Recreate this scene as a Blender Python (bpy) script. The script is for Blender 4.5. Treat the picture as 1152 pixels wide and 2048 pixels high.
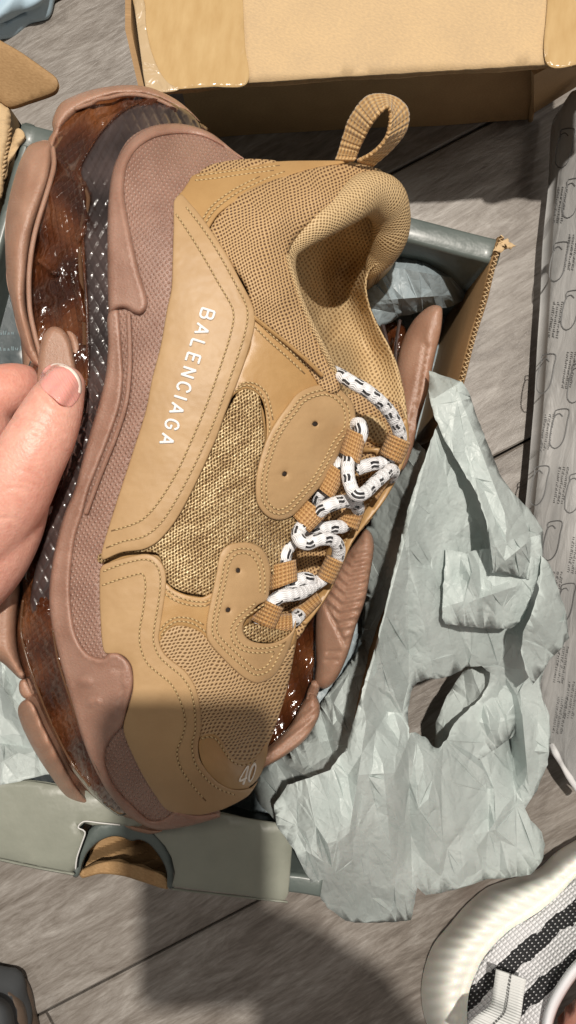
import bpy, math, random
import numpy as np
from mathutils import Vector
from mathutils.geometry import delaunay_2d_cdt
random.seed(7); rng = np.random.RandomState(7)
for o in list(bpy.data.objects): bpy.data.objects.remove(o)
scene = bpy.context.scene
COL = scene.collection

# ------------------------------------------------------------ camera, light
H = 0.52          # camera height above the floor (m)
F = 1547.0        # focal length in photo pixels
cam = bpy.data.cameras.new('camera'); cam_o = bpy.data.objects.new('camera', cam); COL.objects.link(cam_o)
cam_o.location = (0, 0, H); cam.sensor_fit = 'VERTICAL'; cam.sensor_height = 36; cam.lens = 36*F/2048
cam.clip_start = 0.005; cam.clip_end = 50
scene.camera = cam_o
world = bpy.data.worlds.new('World'); scene.world = world; world.use_nodes = True
bg = world.node_tree.nodes['Background']; bg.inputs[0].default_value = (1.0, 0.95, 0.90, 1); bg.inputs[1].default_value = 0.16
def lamp(name, loc, power, size, col):
    l = bpy.data.lights.new(name, 'AREA'); l.shape = 'DISK'; l.size = size; l.energy = power; l.color = col
    o = bpy.data.objects.new(name, l); COL.objects.link(o); o.location = loc
    d = Vector((0, 0, 0.1)) - Vector(loc); o.rotation_euler = d.to_track_quat('-Z', 'Y').to_euler()
    return o
lamp('ceiling_and_fill_lamp', (0.14, 0.53, 2.3), 60, 0.05, (1.0, 0.93, 0.84))
lamp('ceiling_and_fill_lamp', (-1.3, 0.7, 2.3), 9, 0.55, (1.0, 0.92, 0.82))  # soft fill lamp added from the left, widened for broad highlights
lamp('ceiling_and_fill_lamp', (1.3, 0.3, 2.3), 6, 0.55, (1.0, 0.92, 0.82))  # second added fill lamp, from the right, equally wide
scene.view_settings.view_transform = 'Standard'; scene.view_settings.look = 'None'
scene.view_settings.exposure = 0.0; scene.view_settings.gamma = 1
scene.render.engine = 'CYCLES'

# ------------------------------------------------------------ helpers
def Wn(p, z):
    """points seen at photo position p, at height z -> metres"""
    p = np.asarray(p, float); z = np.asarray(z, float)
    s = (H - z)/F
    return np.stack([(p[..., 0]-576)*s, (1024-p[..., 1])*s, np.broadcast_to(z, s.shape)], -1)
def W(x, y, z): return tuple(Wn(np.array([x, y]), z))

class TPS:
    def __init__(s, pts, smooth=1e-4):
        a = np.array(pts, float); s.c = a[:, :2]/500; n = len(a)
        K = s.U(s.c, s.c)+np.eye(n)*smooth; P = np.hstack([np.ones((n, 1)), s.c])
        A = np.block([[K, P], [P.T, np.zeros((3, 3))]])
        s.w = np.linalg.solve(A, np.concatenate([a[:, 2], np.zeros(3)]))
    def U(s, a, b):
        d2 = ((a[:, None, :]-b[None])**2).sum(-1); return d2*np.log(d2+1e-12)*0.5
    def __call__(s, p):
        q = np.asarray(p, float).reshape(-1, 2)/500
        r = s.U(q, s.c) @ s.w[:-3] + s.w[-3] + q @ s.w[-2:]
        return r
def const(z): return lambda p: np.full(len(np.asarray(p).reshape(-1, 2)), float(z))

def resample(P, step, closed):
    P = np.array(P, float); n = len(P); out = []
    rngi = range(n if closed else n-1)
    for i in rngi:
        if closed: p0, p1, p2, p3 = P[(i-1) % n], P[i], P[(i+1) % n], P[(i+2) % n]
        else: p0, p1, p2, p3 = P[max(i-1, 0)], P[i], P[i+1], P[min(i+2, n-1)]
        L = np.linalg.norm(p2[:2]-p1[:2]); k = max(1, int(round(L/step)))
        # chord-aware tension keeps tight corners from overshooting
        m1 = (p2-p0)*0.5; m2 = (p3-p1)*0.5
        for m in (m1, m2):
            l = np.linalg.norm(m)
            if l > L: m *= L/l
        for j in range(k):
            t = j/k; t2 = t*t; t3 = t2*t
            out.append((2*t3-3*t2+1)*p1+(t3-2*t2+t)*m1+(-2*t3+3*t2)*p2+(t3-t2)*m2)
    if not closed: out.append(P[-1])
    return np.array(out)

def sdist(q, loop):
    a = loop; b = np.roll(loop, -1, 0); d = np.full(len(q), 1e9)
    for i in range(0, len(q), 4000):
        qq = q[i:i+4000, None, :]; ab = (b-a)[None]
        t = np.clip(((qq-a[None])*ab).sum(-1)/np.maximum((ab**2).sum(-1), 1e-9), 0, 1)
        d[i:i+4000] = np.sqrt((((a[None]+t[..., None]*ab)-qq)**2).sum(-1)).min(1)
    return d
def inside(q, loop):
    a = loop; b = np.roll(loop, -1, 0); r = np.zeros(len(q), bool)
    for i in range(0, len(q), 4000):
        x = q[i:i+4000, 0:1]; y = q[i:i+4000, 1:2]
        c = ((a[None, :, 1] > y) != (b[None, :, 1] > y))
        dy = (b[:, 1]-a[:, 1]); dy = np.where(abs(dy) < 1e-12, 1e-12, dy)
        xi = a[None, :, 0]+(y-a[None, :, 1])/dy*(b[:, 0]-a[:, 0])[None]
        r[i:i+4000] = (c & (x < xi)).sum(1) % 2 == 1
    return r

def triangulate(loops, step, rings=()):
    """loops[0] outer, the others holes. Returns pts, tris, dist to edge, boundary edges"""
    pts = []; edges = []
    for lp in loops:
        n0 = len(pts); n = len(lp); pts += [tuple(p) for p in lp]
        edges += [(n0+i, n0+(i+1) % n) for i in range(n)]
    allp = [l for l in loops]
    mn = loops[0].min(0); mx = loops[0].max(0)
    xs = np.arange(mn[0], mx[0]+step, step); ys = np.arange(mn[1], mx[1]+step, step*0.866)
    g = np.array([(x+(step/2 if j % 2 else 0), y) for j, y in enumerate(ys) for x in xs])
    g = g+rng.uniform(-.12, .12, g.shape)*step
    def ok(q, dmin):
        m = inside(q, loops[0])
        for h in loops[1:]: m &= ~inside(q, h)
        q = q[m]; d = np.min([sdist(q, l) for l in allp], 0) if len(q) else np.zeros(0)
        return q[d > dmin]
    extra = []
    rmax = 0
    for r in rings:
        rmax = max(rmax, r)
        for k, lp in enumerate(loops):
            t = np.roll(lp, -1, 0)-np.roll(lp, 1, 0); t /= np.maximum(np.linalg.norm(t, axis=1, keepdims=True), 1e-9)
            nrm = np.stack([-t[:, 1], t[:, 0]], 1)
            for sg in (1, -1):
                q = ok(lp+nrm*sg*r, r*0.93)
                if len(q): extra.append(q)
    g = ok(g, max(rmax+step*0.45, step*0.5))
    allpts = [Vector(p) for p in pts]+[Vector(p) for e in extra for p in e]+[Vector(p) for p in g]
    v, e, f, ov, oe, of = delaunay_2d_cdt(allpts, edges, [], 0, 1e-4)
    V = np.array([(a.x, a.y) for a in v]); T = np.array([t for t in f if len(t) == 3])
    c = V[T].mean(1); m = inside(c, loops[0])
    for h in loops[1:]: m &= ~inside(c, h)
    T = T[m]
    # orientation: image y is down, so flip to face +z
    a, b, c_ = V[T[:, 0]], V[T[:, 1]], V[T[:, 2]]
    ar = (b[:, 0]-a[:, 0])*(c_[:, 1]-a[:, 1])-(b[:, 1]-a[:, 1])*(c_[:, 0]-a[:, 0])
    T[ar > 0] = T[ar > 0][:, ::-1]
    used = np.unique(T); mp = -np.ones(len(V), int); mp[used] = range(len(used)); V = V[used]; T = mp[T]
    es = {}
    for t in T:
        for i in range(3):
            k = (t[i], t[(i+1) % 3]); es[k] = 1
    bd = [k for k in es if (k[1], k[0]) not in es]
    d = np.min([sdist(V, l) for l in allp], 0)
    return V, T, d, bd

def tagobj(o, label=None, cat=None, group=None, kind=None):
    if label: o['label'] = label
    if cat: o['category'] = cat
    if group: o['group'] = group
    if kind: o['kind'] = kind
    return o
def link(name, V, faces, mat, parent=None, uv=None, smooth=True):
    me = bpy.data.meshes.new(name); me.from_pydata([tuple(v) for v in V], [], [tuple(int(i) for i in f) for f in faces])
    if uv is not None:
        ul = me.uv_layers.new(name='UVMap'); idx = np.empty(len(me.loops), int); me.loops.foreach_get('vertex_index', idx)
        ul.data.foreach_set('uv', np.asarray(uv, float)[idx].ravel())
    me.validate()
    if smooth: me.polygons.foreach_set('use_smooth', [True]*len(me.polygons))
    me.materials.append(mat); me.update()
    o = bpy.data.objects.new(name, me); COL.objects.link(o)
    if parent: o.parent = parent
    return o
def empty(name, label, cat, group=None, loc=None):
    o = bpy.data.objects.new(name, None); COL.objects.link(o); o.empty_display_size = .02
    tagobj(o, label, cat, group); return o

def patch(name, outline, zf, mat, parent=None, off=0.0, thick=0.0015, edge=5, edge_h=None, step=12, ostep=5,
          holes=(), disp=None, inflate=None, inflate_h=0, back=None, raw=False, smooth=True, inherit_hole_steps=4):
    """a solid sheet with the outline seen in the photo, following surface zf; rounded edge; closed behind"""
    lo = [np.array(outline, float) if raw else resample(outline, ostep, True)]
    for h in holes: lo.append(resample(h, inherit_hole_steps, True))
    if inflate: rings = [inflate*f for f in (.04, .12, .25, .45)]
    else: rings = [edge*.25, edge*.7] if edge >= 3 else [edge*.6]
    V, T, d, bd = triangulate(lo, step, rings)
    z = zf(V)+off
    if inflate:
        t = np.clip(1-d/inflate, 0, 1); pr = np.sqrt(np.maximum(1-t*t, 0)); z = z+inflate_h*pr
    else:
        eh = thick*.8 if edge_h is None else edge_h
        t = np.clip(1-d/edge, 0, 1); z = z-eh*(1-np.sqrt(np.maximum(1-t*t, 0)))
    if disp is not None: z = z+disp(V, d)
    top = Wn(V, z); n = len(V)
    if inflate: zb = zf(V)+off-inflate_h*pr*(back if back is not None else 1)-1e-5
    elif back is not None: zb = np.minimum(back(V), z-1e-4)
    else: zb = zf(V)+off-thick
    bot = top.copy(); bot[:, 2] = zb     # straight down, real thickness
    faces = [tuple(t) for t in T]+[(t[2]+n, t[1]+n, t[0]+n) for t in T]+[(b+0, a, a+n, b+n) for a, b in bd]
    uv = np.vstack([V, V])/100.0; uv[:, 1] *= -1
    return link(name, np.vstack([top, bot]), faces, mat, parent, uv, smooth)

def tube(name, path, rad, mat, parent=None, seg=10, step=4, caps=True, flat=1.0, closed=False, reg=True, vs=1.0):
    """path: (px, py, z [, radius px]) control points"""
    P = resample(path, step, closed); z = P[:, 2]; X = Wn(P[:, :2], z)
    sc = (H-z)/F; R = (P[:, 3] if P.shape[1] > 3 else np.full(len(P), rad))*sc
    V, Fc, UV = [], [], []
    T = np.gradient(X, axis=0); T /= np.linalg.norm(T, axis=1, keepdims=True)
    up = np.array([0, 0, 1.0]); L = 0
    prevn = None
    for i in range(len(X)):
        nrm = up-T[i]*T[i].dot(up) if prevn is None else prevn-T[i]*T[i].dot(prevn)
        if np.linalg.norm(nrm) < 1e-6: nrm = np.array([1.0, 0, 0])
        nrm /= np.linalg.norm(nrm); prevn = nrm; b = np.cross(T[i], nrm)
        if i: L += np.linalg.norm(X[i]-X[i-1])
        for k in range(seg+1):
            a = 2*math.pi*k/seg
            V.append(X[i]+R[i]*(math.cos(a)*nrm*flat+math.sin(a)*b)); UV.append((L*50, k/seg*vs))
    n = seg+1
    for i in range(len(X)-1):
        for k in range(seg): a = i*n+k; Fc.append((a, a+1, a+n+1, a+n))
    if caps:
        for i, sg in ((0, -1), (len(X)-1, 1)):
            c = len(V); V.append(X[i]+sg*T[i]*R[i]*.5); UV.append((0, 0))
            for k in range(seg):
                a = i*n+k; Fc.append((a, a+1, c) if sg > 0 else (a+1, a, c))
    if not reg: return V, Fc, UV
    return link(name, V, Fc, mat, parent, UV)

def loft(name, A, B, mat, parent=None, n=80, m=12, prof=None, disp=None, thick=None):
    """A, B: 3-column (px,py,z) polylines; surface between them"""
    def eq(P):
        Q = resample(P, 3, False); s = np.r_[0, np.cumsum(np.linalg.norm(np.diff(Q[:, :2], axis=0), axis=1))]
        t = np.linspace(0, s[-1], n); return np.stack([np.interp(t, s, Q[:, i]) for i in range(3)], 1), s[-1]
    a, la = eq(A); b, lb = eq(B); V = []; UV = []; Fc = []
    for i in range(n):
        for j in range(m+1):
            t = j/m; p = a[i]*(1-t)+b[i]*t; z = p[2]
            if prof: z += prof(i/(n-1), t)
            V.append(Wn(p[:2], z)); UV.append((i/(n-1)*la/100, t*.5))
    for i in range(n-1):
        for j in range(m): k = i*(m+1)+j; Fc.append((k, k+m+1, k+m+2, k+1))
    o = link(name, V, Fc, mat, parent, UV)
    if thick:
        md = o.modifiers.new('thickness', 'SOLIDIFY'); md.thickness = thick; md.offset = 0
    return o

def offset_path(P, d):
    P = np.array(P, float); t = np.gradient(P, axis=0); t /= np.maximum(np.linalg.norm(t, axis=1, keepdims=True), 1e-9)
    Q = P+np.stack([-t[:, 1], t[:, 0]], 1)*d
    return Q
def stitches(parent, paths, zf, off, mats, pitch=9.0, ln=7.2, r=1.9):
    """thread stitches along paths (px), all of one panel joined"""
    V = []; Fc = []; V2 = []; F2 = []
    for P in paths:
        Q = resample(P, 2, False); s = np.r_[0, np.cumsum(np.linalg.norm(np.diff(Q, axis=0), axis=1))]
        k = int(s[-1]/pitch)
        for i in range(k):
            c = (i+.5)*pitch
            ends = [np.array([np.interp(c+u*ln/2, s, Q[:, 0]), np.interp(c+u*ln/2, s, Q[:, 1])]) for u in (-1, -.55, 0, .55, 1)]
            E = np.array(ends); z0 = zf(E)+off; tt = E[-1]-E[0]; tt /= max(np.linalg.norm(tt), 1e-6); nn = np.array([-tt[1], tt[0]])
            E = E+np.outer(np.array([-1, -.6, 0, .6, 1]), nn)*0.7
            b0 = len(V)
            for q, (e, zz, rr, hh) in enumerate(zip(E, z0, (.35, .95, 1, .95, .35), (-.6, .25, .55, .25, -.6))):
                sc = (H-zz)/F*r
                C = Wn(e, zz+hh*sc); px = np.array([nn[0], -nn[1], 0])
                for a in (0, 60, 120, 180, 240, 300):
                    a = math.radians(a); V.append(C+sc*rr*(math.cos(a)*px+math.sin(a)*np.array([0, 0, .8])))
            for q in range(4):
                for a in range(6):
                    Fc.append((b0+q*6+a, b0+q*6+(a+1) % 6, b0+q*6+6+(a+1) % 6, b0+q*6+6+a))
        # flat dark strip under the stitches: thread and needle-line shadow put into colour
        Qs = resample(P, 5, False); z0 = zf(Qs)+off
        t = np.gradient(Qs, axis=0); t /= np.maximum(np.linalg.norm(t, axis=1, keepdims=True), 1e-9); nn = np.stack([-t[:, 1], t[:, 0]], 1)
        b0 = len(V2)
        for i in range(len(Qs)):
            V2.append(Wn(Qs[i]-nn[i]*1.4, z0[i]+3e-5)); V2.append(Wn(Qs[i]+nn[i]*1.4, z0[i]+3e-5))
        for i in range(len(Qs)-1): F2.append((b0+2*i, b0+2*i+1, b0+2*i+3, b0+2*i+2))
    o = link('stitching', V, Fc, mats[0], parent); o['kind'] = 'stuff'
    g = link('stitch_shade_strip', V2, F2, mats[1], parent); g['kind'] = 'stuff'
    return o

# ------------------------------------------------------------ materials
def mat(name, col, rough=.5, **kw):
    m = bpy.data.materials.new(name); m.use_nodes = True; b = m.node_tree.nodes['Principled BSDF']
    b.inputs['Base Color'].default_value = (*col, 1); b.inputs['Roughness'].default_value = rough
    for k, v in kw.items(): b.inputs[k.replace('_', ' ')].default_value = v
    return m
class G:
    """small node graph writer"""
    def __init__(s, m): s.m = m; s.t = m.node_tree; s.b = s.t.nodes['Principled BSDF']; s._uv = None; s._ob = None
    def n(s, typ, **kw):
        x = s.t.nodes.new(typ)
        for k, v in kw.items():
            if k.startswith('i_'):
                kk = k[2:].replace('_', ' '); s.put(x.inputs[int(kk) if kk.isdigit() else kk], v)
            else: setattr(x, k, v)
        return x
    def put(s, sock, v):
        if hasattr(v, 'is_output') and not isinstance(v, (int, float)): s.t.links.new(v, sock)
        else: sock.default_value = v
    def uv(s):
        if not s._uv: s._uv = s.n('ShaderNodeUVMap').outputs[0]
        return s._uv
    def obj(s):
        if not s._ob: s._ob = s.n('ShaderNodeTexCoord').outputs['Object']
        return s._ob
    def map(s, v, scale=(1, 1, 1), rot=0, loc=(0, 0, 0)):
        a = s.n('ShaderNodeMapping', i_Vector=v); a.inputs['Rotation'].default_value = (0, 0, math.radians(rot))
        b = s.n('ShaderNodeMapping', i_Vector=a.outputs[0]); b.inputs['Scale'].default_value = scale; b.inputs['Location'].default_value = loc
        return b.outputs[0]
    def noise(s, v, scale, detail=3, rough=.55, dist=0):
        x = s.n('ShaderNodeTexNoise', i_Vector=v, i_Scale=scale, i_Detail=detail, i_Roughness=rough, i_Distortion=dist); return x.outputs[0]
    def vor(s, v, scale, feature='F1', rnd=1.0):
        x = s.n('ShaderNodeTexVoronoi', i_Vector=v, i_Scale=scale); x.feature = feature; x.inputs['Randomness'].default_value = rnd; return x.outputs['Distance']
    def math(s, op, a, b=0.0, c=None):
        x = s.n('ShaderNodeMath', operation=op, i_0=a, i_1=b)
        if c is not None: s.put(x.inputs[2], c)
        return x.outputs[0]
    def ramp(s, f, stops, interp='LINEAR'):
        x = s.n('ShaderNodeValToRGB', i_0=f); cr = x.color_ramp; cr.interpolation = interp
        while len(cr.elements) < len(stops): cr.elements.new(.5)
        for e, (p, c) in zip(cr.elements, stops): e.position = p; e.color = (*c, 1) if not isinstance(c, float) else (c, c, c, 1)
        return x.outputs[0]
    def mix(s, f, a, b, mode='MIX'):
        x = s.n('ShaderNodeMix', data_type='RGBA', blend_type=mode); s.put(x.inputs[0], f)
        for sock, v in ((x.inputs[6], a), (x.inputs[7], b)):
            if isinstance(v, tuple): sock.default_value = (*v, 1)
            else: s.put(sock, v)
        return x.outputs[2]
    def sep(s, v):
        x = s.n('ShaderNodeSeparateXYZ', i_0=v); return x.outputs
    def color(s, c): s.put(s.b.inputs['Base Color'], c if not isinstance(c, tuple) else (*c, 1))
    def bump(s, h, dist, strength=1.0, prev=None):
        x = s.n('ShaderNodeBump', i_Height=h, i_Distance=dist, i_Strength=strength)
        if prev is not None: s.put(x.inputs['Normal'], prev)
        s.put(s.b.inputs['Normal'], x.outputs[0]); return x.outputs[0]
    def sinwave(s, x, freq, ph=0.0):      # 0..1
        return s.math('MULTIPLY_ADD', s.math('SINE', s.math('MULTIPLY_ADD', x, freq*2*math.pi, ph)), .5, .5)

def srgb(r, g, b):
    f = lambda c: (c/255/12.92 if c/255 <= .04045 else ((c/255+.055)/1.055)**2.4)
    return (f(r), f(g), f(b))

# leather
def leather(name, c1, c2, rough=.48):
    m = mat(name, c1, rough); g = G(m); v = g.uv()
    big = g.noise(v, 1.2, 3); fine = g.noise(v, 28, 3)
    g.color(g.mix(g.ramp(big, [(.35, c1), (.7, c2)]), g.ramp(big, [(.3, c1), (.75, c2)]), c2))
    g.color(g.ramp(g.math('ADD', g.math('MULTIPLY', big, .8), g.math('MULTIPLY', fine, .2)), [(.35, c1), (.65, c2)]))
    n1 = g.bump(g.noise(v, 60, 2), .00012, .5); g.bump(g.noise(v, 2.2, 2), .0012, .5, n1)
    return m
M = {}
M['leather'] = leather('leather', (.40, .253, .124), (.45, .292, .147))
M['leather_soft'] = leather('soft_leather', (.385, .225, .090), (.445, .272, .115), .40)
M['edge'] = mat('raw_edge', (.45, .24, .05), .7)
M['thread'] = mat('thread', (.50, .36, .18), .4)
M['groove_shade'] = mat('groove_shade', (.15, .085, .032), .8)
M['white_thread'] = mat('white_thread', (.86, .86, .86), .4, Sheen_Weight=.3)
g = G(M['white_thread']); v = g.uv(); g.bump(g.sinwave(g.sep(v)[0], 28), .0002, .7)

def mesh_fabric(name, dark, light, fx=11.0, rot=25, hole=.5, rough=.55, aspect=.8, spec=.5):
    m = mat(name, light, rough); g = G(m); v = g.map(g.uv(), (1, 1, 1), rot)
    w = g.n('ShaderNodeTexNoise', i_Vector=g.uv(), i_Scale=1.5); 
    o = g.sep(v); x = g.math('MULTIPLY_ADD', w.outputs[0], .25, o[0]); y = o[1]
    a = g.sinwave(g.math('ADD', g.math('MULTIPLY', x, 1.0), g.math('MULTIPLY', y, aspect)), fx)
    b = g.sinwave(g.math('SUBTRACT', g.math('MULTIPLY', x, 1.0), g.math('MULTIPLY', y, aspect)), fx)
    h = g.math('MULTIPLY', a, b)
    n = g.noise(g.uv(), 14, 3)
    hh = g.math('MULTIPLY_ADD', n, .35, h)
    g.color(g.ramp(hh, [(.12, light), (hole, light), (hole+.28, dark)]))
    g.bump(g.math('SUBTRACT', 1.0, h), .0006, .8)
    return m
M['mesh'] = mesh_fabric('collar_mesh', (.12, .055, .025), (.48, .31, .15), 12, 25, .42)
M['toe_mesh'] = mesh_fabric('toe_mesh', (.17, .09, .035), (.47, .315, .165), 13, 55, .40, aspect=.5)
M['lining'] = mesh_fabric('lining_knit', (.27, .165, .075), (.56, .40, .21), 12.0, 10, .45, aspect=.7)
def gold():
    m = mat('glitter_mesh', (.5, .33, .12), .36, Metallic=.25); g = G(m); u = g.map(g.uv(), (1, 1, 1), 30); o = g.sep(u)
    wob = g.math('MULTIPLY', g.noise(g.uv(), 3, 2), .10); x = g.math('ADD', o[0], wob)
    a = g.sinwave(g.math('ADD', x, g.math('MULTIPLY', o[1], .6)), 14.0); b = g.sinwave(g.math('SUBTRACT', x, g.math('MULTIPLY', o[1], .6)), 14.0)
    h = g.math('SUBTRACT', 1.0, g.math('MULTIPLY', a, b)); st = g.noise(g.map(g.uv(), (1.5, 5.0, 1), -32), 1.0, 2); n = g.noise(g.uv(), 19, 2, .6)
    s = g.math('ADD', g.math('ADD', g.math('MULTIPLY', h, .36), g.math('MULTIPLY', n, .60)), g.math('MULTIPLY', st, .40))
    g.color(g.ramp(s, [(.60, (.10, .052, .02)), (.72, (.27, .165, .072)), (.84, (.46, .32, .155)), (.97, (.80, .64, .38))]))
    g.bump(g.math('ADD', h, n), .0006, .8); return m
M['gold'] = gold()
def rubber(name, dots, c=(.345, .20, .148), d2=(.28, .152, .108)):
    m = mat(name, c, .40, Subsurface_Weight=.25, Subsurface_Scale=.004, Specular_IOR_Level=.6); m.node_tree.nodes['Principled BSDF'].inputs['Subsurface Radius'].default_value = (1, .45, .3)
    g = G(m); v = g.uv(); n = g.noise(v, 1.4, 4); g.color(g.ramp(n, [(.35, d2), (.62, c)]))
    nb = g.bump(g.noise(v, 22, 3, .7), .0006, .55)
    if dots:
        u = g.map(v, (1, 1, 1), 8); o = g.sep(u)
        a = g.sinwave(g.math('ADD', o[0], g.math('MULTIPLY', o[1], .8)), 9.5); b = g.sinwave(g.math('SUBTRACT', o[0], g.math('MULTIPLY', o[1], .8)), 9.5)
        h = g.math('POWER', g.math('MULTIPLY', a, b), 2.0)
        g.bump(h, .0006, .9, nb)
        g.color(g.mix(g.math('MULTIPLY', h, .6), g.ramp(n, [(.35, d2), (.62, c)]), (.52, .35, .28)))
    return m
M['rubber'] = rubber('rubber', False); M['rubber_dots'] = rubber('dotted_rubber', True, (.315, .185, .14), (.25, .14, .105))
M['rubber_sole'] = rubber('sole_rubber', False, (.385, .225, .155), (.32, .175, .115))
def air(name, c1, c2, c3, dia=6.0, rough=.07, rot=20, pat=.30, bmp=.75):
    m = mat(name, c1, rough, Coat_Weight=.8, Coat_Roughness=.10, Specular_IOR_Level=.7); g = G(m); v = g.uv()
    u = g.map(v, (1, 1, 1), rot); o = g.sep(u)
    a = g.math('ABSOLUTE', g.math('SINE', g.math('MULTIPLY', g.math('ADD', o[0], g.math('MULTIPLY', o[1], .55)), dia*math.pi)))
    b = g.math('ABSOLUTE', g.math('SINE', g.math('MULTIPLY', g.math('SUBTRACT', o[0], g.math('MULTIPLY', o[1], .55)), dia*math.pi)))
    h = g.math('MINIMUM', a, b); hs = g.math('SMOOTH_MIN', a, b, .3)
    n = g.noise(v, 1.1, 0, .5, 0)
    s = g.math('MULTIPLY_ADD', g.math('MINIMUM', h, .5), pat, n)
    g.color(g.ramp(s, [(.36, c1), (.56, c2), (.78, c3)]))
    nb = g.bump(hs, .0006, bmp); g.bump(g.noise(g.map(v, (1, .4, 1), 15), 1.6, 1.0, .5, .5), .004, .5, nb)
    return m
M['air'] = air('amber_plastic', (.055, .015, .006), (.14, .040, .013), (.28, .10, .035), 8.0, .13, 20, .06, .6)  # brown turns amber by noise: light passing through is put into colour
for k_, v_ in (('Transmission Weight', .45), ('IOR', 1.42), ('Coat Weight', 1.0), ('Coat Roughness', .12)): M['air'].node_tree.nodes['Principled BSDF'].inputs[k_].default_value = v_
M['air_dark'] = air('dark_diamond_plastic', (.022, .015, .014), (.045, .031, .029), (.075, .052, .048), 4.2, .30, 0, .1, .1)
def webbing(name, c1, c2, fu, fv):
    m = mat(name, c1, .55, Sheen_Weight=.2); g = G(m); o = g.sep(g.uv())
    a = g.sinwave(o[0], fu); b = g.sinwave(g.math('MULTIPLY_ADD', a, .012, o[1]), fv)
    h = g.math('MULTIPLY_ADD', b, .55, g.math('MULTIPLY', a, .6))
    g.color(g.ramp(h, [(.1, c1), (.9, c2)])); g.bump(h, .0006, .8); return m
M['webbing'] = webbing('webbing', (.28, .12, .03), (.50, .29, .11), 2.6, 26)
M['webbing_tab'] = webbing('tab_webbing', (.36, .19, .06), (.56, .37, .17), 9, 11)
def lace():
    m = mat('lace', (.8, .8, .8), .6, Sheen_Weight=.3); g = G(m); o = g.sep(g.uv())
    zig = g.math('PINGPONG', g.math('MULTIPLY', o[0], 6.0), .5)
    d1 = g.sinwave(g.math('MULTIPLY_ADD', g.math('SUBTRACT', zig, .25), .10, o[1]), 18); u = o[0]
    # two spirals of short black ticks
    t1 = g.math('FRACT', g.math('MULTIPLY_ADD', o[1], 1.0, g.math('MULTIPLY', u, .0)))
    fu = g.math('FRACT', g.math('MULTIPLY', u, 2.5)); fu2 = g.math('FRACT', g.math('ADD', g.math('MULTIPLY', u, 2.5), .5))
    zz = g.math('MULTIPLY', g.math('SUBTRACT', zig, .25), .05)
    def tick(f, c):
        along = g.math('LESS_THAN', g.math('ABSOLUTE', g.math('SUBTRACT', f, .5)), .20)
        ar = g.math('LESS_THAN', g.math('ABSOLUTE', g.math('SUBTRACT', g.math('ADD', o[1], zz), c)), .033)
        return g.math('MULTIPLY', along, ar)
    tk = tick(fu, .10)
    for f, c in ((fu, .20), (fu2, .86), (fu2, .96), (fu, .52), (fu2, .62)): tk = g.math('MAXIMUM', tk, tick(f, c))
    g.color(g.mix(tk, g.ramp(d1, [(0, (.60, .61, .64)), (.5, (.84, .84, .85))]), (.012, .012, .015)))
    g.bump(g.math('MULTIPLY', d1, g.sinwave(o[0], 7.0)), .0005, .7); return m
M['lace'] = lace()
def paper(name, c1, c2, rough=.42, tr=.0):
    m = mat(name, c1, rough, Specular_IOR_Level=.45); g = G(m); v = g.uv()
    g.color(g.ramp(g.noise(v, .9, 4), [(.3, c1), (.7, c2)]))
    b = None
    for sc_, dd_, rr, an in ((2.0, .0035, 14, .5), (4.6, .0016, -30, .6), (10.0, .0006, 50, .7)):
        q = g.map(v, (1, an, 1), rr, (sc_*3.7, 0, 0)); h1 = g.math('ABSOLUTE', g.math('SUBTRACT', g.noise(q, sc_, 1, .4, .35), .5)); b = g.bump(h1, dd_, .8, b)
    tr = g.n('ShaderNodeBsdfTranslucent'); tr.inputs[0].default_value = (*c2, 1); g.put(tr.inputs['Normal'], b)
    mx = g.n('ShaderNodeMixShader'); mx.inputs[0].default_value = .22; g.put(mx.inputs[1], g.b.outputs[0]); g.put(mx.inputs[2], tr.outputs[0])
    g.put(g.t.nodes['Material Output'].inputs[0], mx.outputs[0]); return m
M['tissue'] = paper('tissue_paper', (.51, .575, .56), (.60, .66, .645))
M['tissue_shaded'] = paper('shade_blue_tissue', (.33, .40, .43), (.40, .47, .50), .42)  # tissue darkened to blue-grey: the shade inside the box is in its colour
def card(name, c1, c2, rough=.75):
    m = mat(name, c1, rough); g = G(m); v = g.uv()
    s = g.math('ADD', g.math('MULTIPLY', g.noise(v, 1.0, 3), .35), g.math('MULTIPLY', g.noise(g.map(v, (14, 30, 1), 20), 1, 3), .65))
    g.color(g.ramp(s, [(.35, c1), (.65, c2)])); g.bump(s, .0003, .5); return m
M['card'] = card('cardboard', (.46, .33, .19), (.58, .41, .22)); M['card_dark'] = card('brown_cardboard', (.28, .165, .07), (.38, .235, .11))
M['tape'] = mat('packing_tape', (.50, .335, .116), .16, Coat_Weight=.6); g = G(M['tape']); n = g.noise(g.map(g.uv(), (1, .35, 1), 10), 1.5, 3, .5, .6); g.bump(n, .002, .5)
g.color(g.ramp(g.noise(g.map(g.uv(), (1, .3, 1), 8), 5, 3), [(.3, (.47, .31, .14)), (.75, (.55, .385, .19))]))
M['film'] = mat('clear_tape_film', (.50, .37, .22), .25, Coat_Weight=.5, Coat_Roughness=.1); g = G(M['film']); g.bump(g.noise(g.uv(), 2.5, 2, .5, 1.0), .004, .5)
def glossbox(name, c, c2, rough):
    m = mat(name, c, rough, Coat_Weight=.12, Coat_Roughness=.2); g = G(m); v = g.uv()
    g.color(g.ramp(g.noise(v, 1.2, 4), [(.3, c), (.7, c2)])); g.bump(g.noise(v, 2.0, 3), .0015, .4); return m
M['box_grey'] = glossbox('grey_box_board', (.085, .105, .098), (.11, .13, .12), .42)
M['box_flap'] = glossbox('pale_grey_board', (.215, .225, .185), (.25, .26, .215), .42)
M['box_in'] = glossbox('dark_box_lining', (.03, .045, .05), (.05, .07, .075), .35)
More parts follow.
